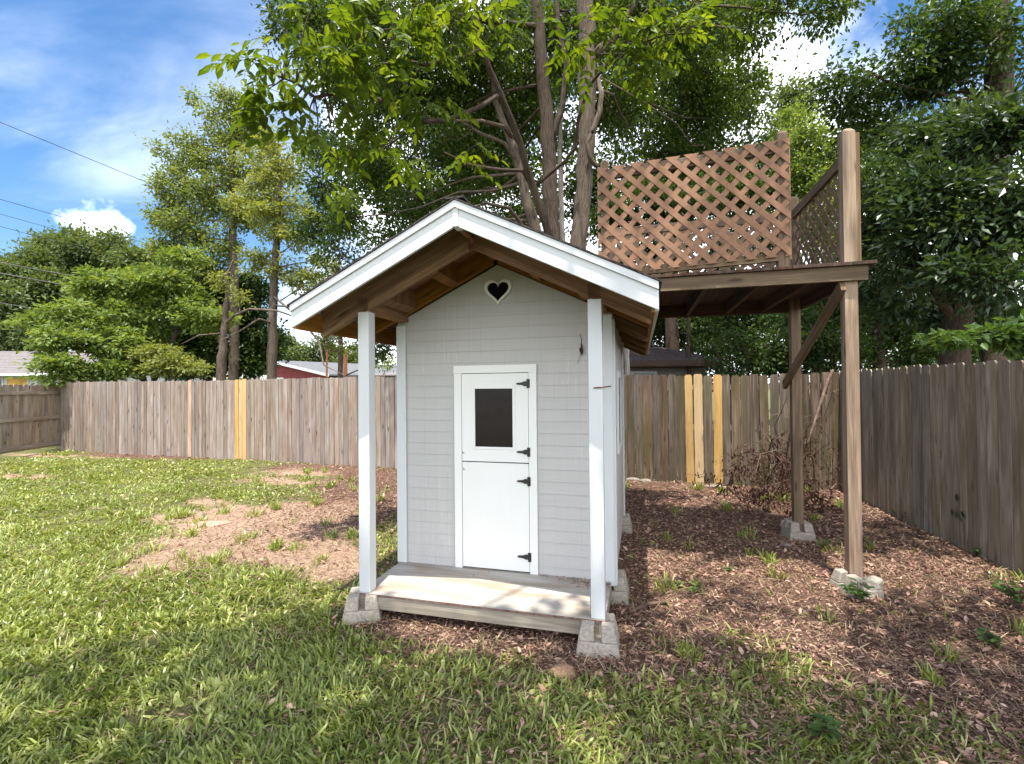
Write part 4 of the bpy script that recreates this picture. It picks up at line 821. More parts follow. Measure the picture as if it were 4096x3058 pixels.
#@@TREES
# ------------------------------------------------------------------ trees
DENSM, PERM, SIZEM, LEAVES = 2.9, 1.55, 1.25, [0]
def mkpath(pts, wob=0.0, seed=0):
    return [np.asarray(p_, float) for p_ in pts]
def crv(a, b, sag, R, n=5, wob=.06):
    a, b = np.asarray(a, float), np.asarray(b, float); L_ = np.linalg.norm(b-a); Q = []
    o = R.normal(0, wob*L_, 3)
    for i in range(n):
        t_ = i/(n-1); w_ = math.sin(math.pi*t_); Q.append(a+(b-a)*t_+np.array([0, 0, sag*L_*w_])+o*w_+R.normal(0, wob*L_*.25, 3)*w_)
    return Q
def tree(name, label, trunks, blobs, leaf, size, mat, barkm='bark_dark', seed=1, clump=.35, per=60, dens=1.0, flat=.7, group=None, droop=.25, aspect=1.0, twigs=True, limb_r=.032, tmpl=T_LEAF4, category='tree', twigm='twig', base=None, lobes=.74):
    """trunks: [(points, radii)], blobs: [(centre, radii)] ; every blob is filled with leaf clumps joined to the wood by limbs and twigs"""
    R = np.random.default_rng(seed)
    b0 = np.array(base if base is not None else trunks[0][0][0], float); root = tag(empty(name, tuple(b0)), label, category, group)
    tb = MB(); sk = []
    for pts, rad in trunks:
        pts = [np.asarray(p_, float) for p_ in pts]; Q, RR = [], []
        for i in range(len(pts)-1):
            m_ = 4
            for j in range(m_):
                t_ = j/m_; Q.append(pts[i]+(pts[i+1]-pts[i])*t_+R.normal(0, .10*rad[i], 3)*(0 if (i == 0 and j == 0) else 1)); RR.append((rad[i]+(rad[i+1]-rad[i])*t_)*R.uniform(.95, 1.05))
        Q.append(pts[-1]); RR.append(rad[-1])
        tb.tube([q_-b0 for q_ in Q], RR, 10 if rad[0] > .06 else 6); sk += [(q_, r_) for q_, r_ in zip(Q, RR)]
    skp = np.array([s_[0] for s_ in sk]); skr = np.array([s_[1] for s_ in sk])
    tw = MB(); parts = []
    for c, r in blobs:
        c = np.asarray(c, float); r = np.asarray(r if np.ndim(r) else (r, r, r*.85), float)
        n = max(3, int(dens*DENSM*2.2*(r[0]*r[2]+r[0]*r[1])/clump**2))
        # a limb from the trunk to the blob
        dist = np.linalg.norm(skp-c, axis=1)+np.where(skp[:, 2] > c[2], 1.5, 0)*1.0; k = int(np.argmin(dist)); st = skp[k]
        lr = min(skr[k]*.6, limb_r); Q = crv(st, c, -.02, R, 6, .07)
        if dist[k] > clump*.7: tb.tube([q_-b0 for q_ in Q], list(np.linspace(lr, lr*.35, 6)), 6)
        d_ = R.normal(0, 1, (n, 3)); d_ /= np.linalg.norm(d_, axis=1, keepdims=True); rr = R.random(n)**(1/2.4)
        C = c+d_*rr[:, None]*r
        if n > 12:                                      # most clumps gather in lobes on the crown's surface
            nl_ = int(R.integers(6, 10)); ld = R.normal(0, 1, (nl_, 3)); ld[:, 2] = ld[:, 2]*.8+.2; ld /= np.linalg.norm(ld, axis=1, keepdims=True)
            lc = c+ld*r*R.uniform(.55, .95, (nl_, 1)); pick = R.integers(0, nl_, n); inl = R.random(n) < lobes
            C = np.where(inl[:, None], lc[pick]+d_*rr[:, None]*r*.40, C)
        C[:, 2] = np.maximum(C[:, 2], .25)
        if twigs:
            Qn = np.array(Q[2:])
            for ck in C[::max(1, n//45)]:
                j = int(np.argmin(np.linalg.norm(Qn-ck, axis=1))); P_ = crv(Qn[j], ck, .03, R, 4, .08); tw.tube([q_-b0 for q_ in P_], [lr*.33, lr*.22, lr*.14, lr*.08], 3, cap=False)
        m_ = R.poisson(per*PERM, n); LEAVES[0] += int(m_.sum()); tot = int(m_.sum()); cc = np.repeat(C, m_, 0)
        csz = np.repeat(R.uniform(.65, 1.25, n)*clump, m_)[:, None]
        off = R.normal(0, .5, (tot, 3))*csz*np.array([1, 1, flat]); pos = cc+off
        dd = off/(np.linalg.norm(off, axis=1, keepdims=True)+1e-6)+(cc-c)/(np.linalg.norm(r))*.5+R.normal(0, .55, (tot, 3)); dd[:, 2] -= droop
        nn = np.array([[0, 0, 1.0]])+R.normal(0, .55, (tot, 3))
        sz = size*SIZEM*R.uniform(.6, 1.35, tot); tone = np.repeat(R.random(n), m_)
        rd = np.clip(tone*.55+R.random(tot)*.45, 0, 1)
        parts.append(scatter(tmpl, pos-b0, frames(dd, nn), np.stack([sz, sz*aspect, sz], 1), rd))
    tb.build('trunk', M[barkm], root, smooth=True)
    if tw.n: tw.build('branches', M[twigm], root)
    if parts: scatter_obj('crown', parts, M[mat], root)
    return root
def B(px, py, Y, rp, ry=None, rz=None):
    r_ = rp/1032*Y; return (at(px, py, Y), (r_, (ry or rp)/1032*Y, (rz or rp*.85)/1032*Y))
def base(px, py, Y): q_ = at(px, py, Y); return np.array([q_[0], Y, -.05])
# far left tree line
FL = [(('a', 45, 34), [(20, 620, 55), (60, 585, 50), (40, 690, 60), (110, 640, 50), (20, 740, 50)], 'rounded dark tree at the left edge behind the grey roof'),
      (('b', 175, 37), [(150, 560, 52), (200, 540, 45), (130, 610, 45), (230, 590, 50), (180, 660, 60), (245, 535, 28), (120, 540, 30)], 'tall rounded tree behind the wires, left of the sky gap'),
      (('c', 290, 36), [(290, 570, 40), (320, 610, 45), (260, 640, 50), (340, 560, 25), (300, 700, 60)], 'mid green tree right of the tall rounded one'),
      (('d', 40, 30), [(-30, 660, 60), (-20, 740, 60), (60, 730, 45)], 'low dark tree just over the grey roof')]
for i, ((k_, px_, Y_), bl, lb) in enumerate(FL):
    top = at(bl[0][0], bl[0][1], Y_)
    tree('broadleaf_tree', lb, [([base(px_, 800, Y_), at(px_, 700, Y_), top], [.3, .22, .08])], [B(x, y, Y_, r) for x, y, r in bl], 0, .21, 'leaf_far', seed=20+i, clump=.9, per=85, dens=1.15, group='far tree line at the left')
# bright bush-tree hanging over the fence corner
Yb = 15.5
tree('maple_tree', 'bright feathery green small tree hanging over the left fence corner', [([base(330, 830, Yb), at(300, 760, Yb), at(260, 690, Yb), at(250, 620, Yb)], [.12, .09, .06, .03]), ([at(330, 830, Yb), at(380, 720, Yb), at(390, 600, Yb)], [.08, .06, .03])],
     [B(130, 735, Yb-2, 55, 60, 28), B(90, 700, Yb-2, 35, 40, 16), B(180, 690, Yb-1, 60), B(240, 640, Yb, 60), B(150, 790, Yb-2.2, 55, 50, 20), B(110, 820, Yb-2.5, 28, 25, 12), B(250, 740, Yb-1, 60), B(310, 690, Yb, 70), B(330, 600, Yb, 50), B(380, 640, Yb, 60), B(300, 780, Yb-.5, 60, 60, 30), B(230, 800, Yb-1.5, 50, 40, 20), B(210, 610, Yb, 30), B(400, 560, Yb+.5, 35), B(430, 690, Yb, 50)],
     0, .13, 'leaf_bright', seed=31, lobes=.5, clump=.34, per=46, dens=.50, flat=.35, aspect=.9)
tree('young_tree', 'low yellow-green bushy tree above the fence, below the leaning bare trunk', [([base(370, 830, 14), at(365, 780, 14)], [.05, .03])], [B(370, 790, 14, 45, 40, 22), B(330, 775, 14.2, 28), B(415, 795, 14, 25, 20, 12), B(350, 755, 14.2, 20)], 0, .09, 'leaf_yellow', seed=33, clump=.28, per=50, dens=.6, flat=.5)
# tall light trees
Yt = 18.0
tree('tall_tree', 'tallest sunlit tree left of the playhouse, light green against blue sky', [([base(508, 830, Yt), at(506, 700, Yt), at(505, 560, Yt), at(500, 400, Yt), at(503, 280, Yt), at(505, 200, Yt)], [.2, .17, .15, .11, .07, .02])],
     [B(500, 225, Yt, 34), B(455, 245, Yt, 22), B(520, 290, Yt, 42), B(475, 290, Yt, 26), B(395, 305, Yt, 24), B(440, 340, Yt, 42), B(500, 370, Yt, 45), B(375, 345, Yt, 24), B(390, 400, Yt, 42), B(450, 430, Yt, 55), B(365, 450, Yt, 30), B(520, 460, Yt, 40), B(400, 490, Yt, 52), B(470, 530, Yt, 50), B(370, 540, Yt, 35), B(430, 590, Yt, 50), B(400, 640, Yt, 45), B(545, 230, Yt, 24), B(350, 400, Yt, 20), B(345, 470, Yt, 24), B(340, 320, Yt, 14), B(425, 210, Yt, 14), B(560, 300, Yt, 40), B(590, 380, Yt, 40), B(360, 600, Yt, 35), B(560, 460, Yt, 40)],
     0, .105, 'leaf_pine', 'bark_grey', seed=41, lobes=.35, clump=.34, per=44, dens=.46, flat=.8, droop=.35)
tree('pine_tree', 'yellow-green tree with straight bare lower trunk behind the fence', [([base(587, 830, 15), at(588, 760, 15), at(592, 640, 15), at(598, 520, 15), at(605, 420, 15), at(600, 330, 15)], [.16, .15, .125, .10, .06, .02]),
      ([at(590, 700, 15), at(560, 690, 14.5), at(520, 715, 14), at(470, 740, 13.8)], [.04, .035, .02, .01]), ([at(590, 640, 15), at(650, 690, 14), at(690, 740, 13), at(700, 790, 12.5), at(750, 815, 12)], [.04, .03, .025, .018, .008]), ([at(592, 660, 15), at(640, 665, 14), at(700, 690, 13), at(740, 760, 12.5)], [.03, .025, .02, .008])],
     [B(590, 320, 15, 32), B(620, 370, 15, 35), B(570, 400, 15, 38), B(630, 440, 15, 42), B(580, 480, 15, 45), B(640, 520, 15, 38), B(560, 560, 15, 40), B(620, 590, 15, 40), B(670, 480, 15, 30), B(545, 340, 15, 22), B(680, 600, 15, 26), B(540, 440, 15.5, 30), B(655, 330, 15, 20), B(700, 560, 15, 25)],
     0, .085, 'leaf_yellow', 'bark_grey', seed=43, lobes=.35, clump=.30, per=42, dens=.45, flat=.5, droop=.4, limb_r=.03)
tree('leaning_tree', 'bare grey leaning trunk with broken top rising above the fence', [([base(480, 830, 14.2), at(478, 790, 14.2), at(484, 720, 14.2), at(492, 640, 14.2), at(488, 600, 14.2), at(505, 560, 14.2)], [.16, .14, .10, .075, .05, .02]),
      ([at(486, 700, 14.2), at(510, 680, 14), at(540, 668, 13.6), at(600, 672, 13.2), at(650, 690, 13), at(675, 725, 13)], [.05, .04, .035, .03, .02, .008]), ([at(484, 720, 14.2), at(430, 725, 13.6), at(390, 745, 13.4)], [.025, .018, .006])],
     [B(480, 610, 14, 20), B(520, 640, 14, 18)], 0, .07, 'leaf_yellow', 'bark_grey', seed=45, clump=.25, per=30, dens=.6)
tree('cedar_tree', 'dark dense evergreen behind the two bare trunks', [([base(450, 830, 19), at(450, 700, 19), at(470, 600, 19)], [.19, .15, .08])],
     [B(440, 690, 19, 50), B(520, 700, 19, 45), B(560, 740, 19, 40), B(430, 760, 19, 45), B(500, 770, 19, 45), B(470, 640, 19, 50), B(540, 640, 19, 40), B(545, 790, 19, 35), B(400, 740, 19, 35), B(390, 800, 19, 30)], 0, .13, 'leaf_dark', seed=47, clump=.5, per=75, dens=1.2)
tree('sparse_tree', 'thin see-through tree between the straight trunk and the playhouse roof', [([base(735, 830, 17), at(735, 700, 17), at(725, 560, 17)], [.1, .08, .04])],
     [B(700, 640, 17, 35), B(740, 700, 17, 40), B(670, 680, 17, 28), B(760, 640, 17, 35), B(720, 590, 17, 35), B(650, 620, 17, 22), B(770, 755, 17, 30), B(830, 780, 16, 28), B(700, 740, 20, 30)], 0, .085, 'leaf_pine', 'bark_grey', seed=49, clump=.38, per=42, dens=.62, flat=.5)
for i, (x, y, r, Y_, lb) in enumerate(((640, 770, 26, 40, 'pale distant tree over the red house roof'), (700, 768, 30, 40, 'pale distant tree behind the thin pole'), (760, 775, 26, 38, 'pale distant tree left of the porch post'), (600, 740, 30, 42, 'pale distant tree behind the straight bare trunk'))):
    tree('distant_tree', lb, [([base(x, 820, Y_), at(x, y, Y_)], [.15, .08])], [B(x, y, Y_, r), B(x+18, y+20, Y_, r*.8), B(x-20, y+22, Y_, r*.8)], 0, .22, 'leaf_far', seed=60+i, clump=.8, per=70, group='distant trees', twigs=False)
# central big trees behind the playhouse
Yg1, Yg2 = 8.2, 7.2
tree('oak_tree', 'dark straight trunk behind the roof, left of the thick one', [([base(1193, 900, Yg1), at(1193, 500, Yg1), at(1188, 380, Yg1), at(1180, 220, Yg1), at(1165, 60, Yg1), at(1150, -120, Yg1)], [.16, .145, .13, .115, .11, .09]),
      ([at(1192, 300, Yg1), at(1215, 230, Yg1), at(1224, 140, Yg1), at(1205, 60, Yg1), at(1200, -100, Yg1)], [.06, .05, .045, .045, .03]), ([at(1170, 60, Yg1), at(1080, 50, Yg1-.3), at(1000, 35, Yg1-.7), at(900, 60, Yg1-1)], [.06, .05, .045, .02])],
     [B(1000, 60, 8, 120), B(1130, 120, 9, 110), B(870, 60, 8.5, 110), B(720, 30, 9, 80), B(900, 220, 9.5, 110), B(1050, 250, 10, 110), B(780, 160, 10, 90), B(1240, 60, 9, 100), B(1100, 380, 11, 80), B(960, 360, 11, 90), B(820, 330, 11, 80), B(640, 20, 9, 50, 40, 30)],
     0, .068, 'leaf_mid', 'bark_dark', seed=71, clump=.36, per=60, dens=.62, flat=.9, droop=.6)
tree('thick_tree', 'thickest grey-brown trunk, beside the left edge of the lattice', [([base(1245, 900, Yg2), at(1250, 520, Yg2), at(1262, 400, Yg2), at(1268, 280, Yg2), at(1268, 140, Yg2), at(1264, 0, Yg2), at(1262, -150, Yg2)], [.155, .135, .125, .13, .135, .12, .10]),
      ([at(1292, 360, Yg2-.1), at(1275, 345, Yg2-.2), at(1269, 310, Yg2-.22), at(1280, 285, Yg2-.2), at(1296, 240, Yg2-.2), at(1300, 200, Yg2-.2), at(1292, 165, Yg2-.1)], [.035, .035, .035, .038, .04, .038, .03]), ([at(1285, 120, Yg2), at(1340, 60, Yg2), at(1400, -40, Yg2)], [.06, .05, .04])],
     [B(1400, 60, 8, 110), B(1520, 60, 8.5, 90), B(1350, 250, 9, 80), B(1470, 220, 9.5, 100), B(1400, 340, 10, 80), B(1560, 190, 9.5, 70), B(1520, 330, 10, 70), B(1620, 60, 8, 60), B(1700, 10, 8, 70), B(1620, 250, 10, 45), B(1800, 20, 8, 50, 50, 25)],
     0, .068, 'leaf_mid', 'bark_grey', seed=73, clump=.36, per=60, dens=.62, flat=.9, droop=.6)
tree('slender_tree', 'leaning forked trunk left of the dark straight one', [([base(1190, 900, 8.6), at(1165, 520, 8.6), at(1140, 440, 8.6), at(1120, 350, 8.6), at(1100, 290, 8.6), at(1070, 220, 8.6), at(1060, 120, 8.6)], [.12, .105, .095, .085, .07, .055, .03]), ([at(1108, 300, 8.6), at(1090, 275, 8.3), at(1040, 262, 8), at(960, 260, 7.8)], [.045, .04, .03, .015]), ([at(1120, 350, 8.6), at(1090, 310, 8.4), at(1040, 290, 8.2), at(1000, 265, 8)], [.04, .035, .03, .015])],
     [B(1050, 180, 9, 80), B(960, 300, 9, 80), B(1130, 250, 10, 60), B(900, 430, 10, 70), B(1010, 420, 10, 60), B(840, 520, 10, 60), B(760, 470, 10.5, 60), B(740, 560, 10.5, 55), B(930, 500, 10, 45)], 0, .065, 'leaf_mid', 'bark_grey', seed=75, clump=.36, per=52, dens=.55, flat=.9, droop=.5)
tree('birch_tree', 'thin pale trunk standing between the two big trunks', [([base(1218, 900, 9.4), at(1216, 520, 9.4), at(1213, 430, 9.4), at(1210, 330, 9.4), at(1214, 200, 9.4)], [.06, .055, .05, .045, .03])], [B(1215, 160, 9.8, 40)], 0, .07, 'leaf_dark', 'bark_pale', seed=77, clump=.35, per=40, dens=.5)
# understory and backdrop trees behind
tree('backdrop_tree', 'dense green tree filling the gap behind the playhouse roof', [([base(900, 830, 13), at(900, 560, 13), at(880, 420, 13)], [.14, .1, .06])],
     [B(760, 640, 13, 55), B(840, 650, 13, 50), B(700, 500, 13, 45), B(720, 420, 13, 50), B(850, 440, 13, 55), B(960, 460, 13, 50), B(1060, 480, 13, 50), B(1140, 470, 13, 45), B(820, 740, 13, 40), B(700, 330, 13, 35), B(1080, 330, 13, 50)], 0, .09, 'leaf_dark', seed=81, clump=.42, per=55, dens=.75, droop=.4)
tree('backdrop_tree', 'dense green tree seen through the lattice of the deck', [([base(1490, 830, 13), at(1485, 560, 12.5), at(1480, 380, 12)], [.06, .05, .03])],
     [B(1320, 480, 12, 50), B(1400, 450, 12, 55), B(1500, 440, 12, 60), B(1600, 430, 12, 55), B(1440, 540, 12, 55), B(1560, 540, 12, 55), B(1660, 520, 12, 55), B(1340, 570, 12, 50), B(1640, 340, 12.5, 35), B(1420, 620, 13.5, 50), B(1530, 630, 13.5, 50)], 0, .085, 'leaf_dark', seed=83, clump=.38, per=60, dens=.85, droop=.4)
tree('backdrop_tree', 'large leafy tree filling the view behind the three big trunks', [([base(1000, 830, 17), at(1000, 560, 17), at(1010, 300, 17), at(1020, 60, 17)], [.3, .25, .16, .05])],
     [B(x, y, 17, r) for x, y, r in ((650, 60, 60), (760, 60, 90), (900, 40, 100), (1060, 60, 110), (1220, 80, 110), (760, 220, 90), (900, 240, 100), (1060, 280, 110), (1220, 260, 100), (800, 380, 90), (960, 420, 90), (1110, 440, 90), (700, 120, 60), (700, 330, 50), (1250, 420, 80), (720, 460, 50))], 0, .13, 'leaf_dark', seed=86, clump=.6, per=55, dens=.42, droop=.4, twigs=False)
tree('backdrop_tree', 'leafy tree filling the view behind and above the lattice', [([base(1450, 830, 16), at(1450, 560, 16), at(1450, 300, 16), at(1450, 160, 16)], [.26, .2, .12, .05])],
     [B(x, y, 16, r) for x, y, r in ((1380, 60, 100), (1500, 110, 90), (1380, 220, 90), (1500, 250, 90), (1600, 230, 50), (1340, 400, 90), (1470, 400, 90), (1590, 400, 80), (1680, 430, 60), (1560, 60, 60), (1640, 330, 45))], 0, .12, 'leaf_dark', seed=88, clump=.55, per=55, dens=.75, droop=.4, twigs=False)
tree('bright_tree', 'fresh bright green tree between the lattice and the tall deck post', [([base(1760, 830, 15), at(1760, 560, 15), at(1760, 300, 15)], [.14, .1, .04])],
     [B(1760, 300, 15, 50), B(1790, 380, 15, 60), B(1730, 390, 15, 50), B(1760, 470, 15, 60), B(1850, 330, 15, 50), B(1720, 250, 16, 28), B(1840, 440, 15, 50), B(1780, 560, 15, 60), B(1690, 320, 15, 30)], 0, .10, 'leaf_bright', seed=85, clump=.45, per=60, dens=.9, flat=.5)
tree('distant_tree', 'pale grey-green tree top far behind the bright tree', [([base(1710, 830, 26), at(1710, 400, 26), at(1705, 230, 26)], [.3, .2, .08])], [B(1705, 205, 26, 22), B(1690, 235, 26, 30), B(1725, 240, 26, 28), B(1700, 290, 26, 40), B(1740, 200, 26, 14)], 0, .15, 'leaf_far', seed=87, clump=.7, per=70, group='distant trees')
for i, (x0_, lb) in enumerate(((1330, 'far leafy thicket behind the outbuilding'), (1560, 'far leafy thicket seen between the outbuilding and the deck posts'), (1800, 'far leafy thicket behind the fence corner'), (2050, 'far leafy thicket over the right fence'))):
    tree('thicket_tree', lb, [([base(x0_, 830, 19), at(x0_, 700, 19)], [.12, .06])], [B(x0_+dx_, y_, 19+i*.4, r_) for dx_, y_, r_ in ((-90, 700, 60), (0, 690, 65), (90, 700, 60), (-60, 770, 50), (40, 775, 55), (110, 780, 45), (0, 640, 50))], 0, .13, 'leaf_dark', seed=140+i, clump=.55, per=60, dens=.62, twigs=False, group='thicket beyond the yard')
US = [(1600, 700, 14, 55, 16), (1450, 700, 17, 50, 18), (1380, 720, 17, 40, 18), (1520, 730, 16, 45, 17), (1640, 770, 11, 42, 12), (1590, 800, 11, 35, 12), (1740, 720, 11.5, 55, 12), (1800, 760, 10.5, 50, 11), (1700, 800, 11, 40, 12), (1800, 660, 11.5, 50, 12)]
LB = ['thin shrub tree under the deck beyond the fence, behind the outbuilding roof tip', 'dark shrub tree under the deck, above the outbuilding roof', 'shrub tree at the outbuilding roof, next to the playhouse eave', 'shrub tree above the outbuilding hip roof', 'shrub over the fence between outbuilding and rear deck post', 'low shrub at the outbuilding wall corner', 'shrub tree between the two deck posts', 'shrub just left of the front deck post, above the fence corner', 'low shrub over the fence at the rear deck post', 'upper shrub tree between the deck posts under the deck']
for i, ((x, y, Y_, r, d2), lb) in enumerate(zip(US, LB)):
    tree('shrub_tree', lb, [([base(x+10, 830, Y_), at(x, y+40, Y_), at(x-8, y-20, Y_)], [.06, .045, .02]), ([base(x-20, 830, Y_), at(x-25, y, Y_), at(x-50, y-60, Y_)], [.045, .035, .015]), ([base(x+40, 830, Y_), at(x+25, y, Y_), at(x+45, y-60, Y_)], [.04, .03, .012])],
         [B(x, y, Y_, r), B(x-35, y-30, Y_, r*.7), B(x+35, y-25, Y_, r*.7), B(x+10, y+35, Y_, r*.6)], 0, .075, 'leaf_dark', seed=90+i, clump=.34, per=48, dens=.62, group='understory shrubs beyond the fence')
b = None
tree('bare_tree', 'slim mottled trunk in front of the outbuilding wall', [([base(1356, 830, 9.6), at(1356, 800, 9.6), at(1354, 740, 9.6), at(1356, 690, 9.6)], [.055, .055, .05, .045])], [B(1356, 690, 9.8, 20)], 0, .07, 'leaf_dark', 'bark_pale', seed=101, clump=.3, per=30)
# right side: dense glossy trees over the right fence
tree('laurel_tree', 'dark glossy tree crowding the right edge above the fence', [([base(2070, 900, 7), at(2068, 760, 7), at(2075, 640, 7), at(2060, 500, 7), at(2080, 350, 7)], [.20, .19, .15, .10, .05]), ([at(2068, 700, 7), at(2000, 600, 7), at(1950, 480, 7.2)], [.07, .05, .02])],
     [B(2000, 560, 7, 90), B(2110, 470, 6.4, 110), B(1960, 400, 7.5, 80), B(2150, 610, 6, 80), B(1920, 500, 8, 60), B(1930, 640, 8.5, 60), B(2180, 330, 6.5, 100), B(2060, 310, 7.5, 80), B(2210, 480, 6, 80), B(2050, 680, 8.5, 60), B(2170, 700, 7, 50), B(1980, 300, 8, 60), B(2040, 420, 6.6, 70), B(1905, 400, 8.5, 45)],
     0, .095, 'leaf_gloss', 'bark_dark', seed=111, clump=.34, per=58, dens=.85, flat=.7, droop=.2, aspect=.85)
tree('tall_tree', 'tree with thick leaning trunk in the top right corner', [([base(2160, 900, 9), at(2150, 400, 9), at(2160, 150, 9), at(2150, 0, 9), at(2170, -200, 9)], [.24, .21, .2, .2, .16])],
     [B(1900, 170, 9, 70), B(1980, 120, 9, 90), B(1830, 220, 9.5, 50), B(2080, 170, 9, 90), B(2190, 200, 9.5, 80), B(1800, 160, 9.5, 28), B(1960, 230, 10, 70), B(2060, 60, 9, 70), B(1880, 280, 10, 60), B(1780, 200, 10, 22), B(2180, 80, 8.5, 50), B(2010, 20, 9, 50)], 0, .085, 'leaf_dark', 'bark_dark', seed=113, clump=.40, per=52, dens=.58, flat=.8, droop=.5)
tree('backdrop_tree', 'shadowy tree behind the tall front deck post', [([base(1900, 900, 12), at(1900, 600, 12), at(1890, 400, 12)], [.16, .12, .06])],
     [B(1880, 560, 12, 60), B(1900, 680, 12, 60), B(1980, 740, 12, 55), B(1880, 450, 12, 50), B(2080, 730, 12, 60), B(1940, 600, 12, 60), B(2170, 740, 12, 60), B(1870, 770, 12, 35)], 0, .09, 'leaf_dark', seed=115, clump=.42, per=60, dens=.9)
tree('dogwood_tree', 'light green leafy branch reaching over the right fence', [([base(2330, 1000, 5.6), at(2330, 780, 5.4), at(2200, 722, 5.2), at(2080, 728, 5.0), at(2000, 735, 5.0)], [.05, .04, .015, .009, .004])],
     [B(2010, 736, 5, 20, 20, 7), B(2060, 730, 5, 24, 24, 10), B(2110, 728, 5, 24, 24, 12), B(2160, 730, 5.0, 30, 30, 18), B(2200, 745, 5.0, 28, 28, 18), B(2210, 700, 5.2, 25, 25, 18)], 0, .095, 'leaf_weed', 'twig', seed=117, clump=.12, per=11, dens=.55, flat=.35, tmpl=T_LEAF6, droop=.1, aspect=1.1)
# crowns overhead (they shade the porch, the deck and the front of the yard)
tree('shade_tree', 'large tree behind the viewer whose crown shades the front lawn', [([(-3.4, -3.2, -.05), (-3.3, -3.1, 3.5), (-2.8, -2.6, 6.5), (-2.0, -2.0, 9)], [.26, .22, .18, .1])],
     [((x, y, z), (1.25, .95, .8)) for x, y, z in ((-2.3, .1, 8.4), (-.9, .3, 8.2), (.8, .3, 8.3), (2.4, .2, 8.5), (-1.9, -1.0, 8.8), (-.1, -1.0, 9.0), (1.6, -1.1, 8.8), (3.2, -.9, 9.0), (3.9, .5, 8.6), (1.3, 2.9, 8.7), (2.6, 3.0, 8.8), (3.9, 2.7, 8.7), (-2.4, -2.4, 9.4))], 0, .12, 'leaf_dark', seed=121, clump=.36, per=60, dens=.13)
# near branch of big compound leaves: its tree stands behind the playhouse
def compound(root, blobs, twig_from, n_scale, seed, mat):
    R = np.random.default_rng(seed); b0 = np.array(root.location); tw = MB(); P_, D_, N_, S_, RD = [], [], [], [], []
    for c, r in blobs:
        c = np.asarray(c, float); r = np.asarray(r, float); n = max(3, int(n_scale*(r[0]*r[2]+r[0]*r[1])*85))
        for _ in range(n):
            d_ = R.normal(0, 1, 3); d_ /= np.linalg.norm(d_); p_ = c+d_*R.random()**.42*r
            az = R.random()*6.28; L_ = R.uniform(.24, .40); dr = np.array([math.cos(az), math.sin(az), R.uniform(-.75, .15)]); dr /= np.linalg.norm(dr)
            side = np.cross(dr, [0, 0, 1.0]); side /= np.linalg.norm(side); nrm = np.cross(side, dr); tone = R.random()
            pts = [p_+dr*L_*t_-np.array([0, 0, .10*L_*t_*t_*3]) for t_ in (0, .33, .66, 1)]; tw.tube([q_-b0 for q_ in pts], [.003, .0025, .002, .001], 3, cap=False)
            k = int(np.argmin(np.linalg.norm(twig_from-p_, axis=1)))
            if np.linalg.norm(twig_from[k]-p_) < 1.3 and R.random() < .4: tw.tube([q_-b0 for q_ in crv(twig_from[k], p_, .02, R, 4, .06)], [.010, .007, .005, .003], 4, cap=False)
            m_ = R.integers(3, 5)
            for i in range(m_+1):
                t_ = .25+.75*i/m_; q_ = p_+dr*L_*t_-np.array([0, 0, .30*L_*t_*t_])
                for sg in ((-1, 1) if i < m_ else (0,)):
                    dd = dr*(.55 if sg else 1)+side*sg*.85+R.normal(0, .12, 3)+np.array([0, 0, -.45]); P_.append(q_); D_.append(dd); N_.append(nrm+R.normal(0, .25, 3)); s_ = R.uniform(.095, .155); S_.append((s_, s_*1.0, s_)); RD.append(tone*.5+R.random()*.5)
    tw.build('leaf_stalks', M['twig'], root)
    scatter_obj('crown', [scatter(T_LEAF6, np.array(P_)-b0, frames(np.array(D_), np.array(N_)), np.array(S_), np.array(RD))], M[mat], root)
T4 = [([at(1208, 560, 7.6), at(1190, 520, 7.5), at(1160, 430, 7.3), at(1140, 370, 7.1), at(1118, 290, 6.8), at(1080, 200, 6.5), at(1065, 165, 6.4), at(1045, 120, 6.2), at(1035, 100, 6.1), at(1028, 0, 5.8), at(1010, -120, 5.6)], [.075, .07, .058, .05, .045, .04, .037, .034, .03, .026, .02]),
      ([at(1078, 205, 6.5), at(1030, 235, 6.2), at(960, 262, 5.8), at(900, 262, 5.5), at(840, 225, 5.2), at(790, 205, 5.0), at(740, 200, 4.8), at(680, 210, 4.6), at(640, 180, 4.5), at(600, 165, 4.4)], [.034, .03, .028, .026, .024, .022, .019, .015, .011, .006]),
      ([at(1035, 108, 6.1), at(990, 125, 5.8), at(925, 140, 5.5), at(870, 132, 5.2), at(800, 145, 5.0), at(770, 160, 4.8)], [.024, .022, .02, .017, .013, .008]),
      ([at(925, 140, 5.5), at(905, 95, 5.3), at(870, 50, 5.1), at(840, 0, 5)], [.018, .015, .012, .008]),
      ([at(1190, 520, 7.5), at(1130, 490, 7.0), at(1100, 450, 6.8), at(1050, 440, 6.6), at(1000, 455, 6.4)], [.035, .03, .025, .018, .01]),
      ([at(1175, 460, 7.4), at(1130, 370, 7.1), at(1060, 365, 6.8), at(1010, 355, 6.5), at(960, 330, 6.2)], [.03, .026, .022, .018, .01]),
      ([at(1160, 400, 7.3), at(1220, 350, 7.0), at(1245, 315, 6.9), at(1248, 270, 6.8), at(1270, 190, 6.4), at(1330, 120, 6.0), at(1400, 20, 5.6), at(1430, -60, 5.4)], [.03, .028, .026, .024, .022, .02, .018, .012]),
      ([at(1300, 155, 6.2), at(1380, 95, 5.7), at(1440, 75, 5.5), at(1500, 72, 5.3)], [.016, .013, .010, .006])]
T4[0][0].insert(0, base(1215, 900, 7.7)); T4[0][1].insert(0, .085)
r_ = tree('hickory_tree', 'dark slender tree arching forward with large bright compound leaves', T4, [], 0, .1, 'leaf_big', 'bark_dark', seed=131)
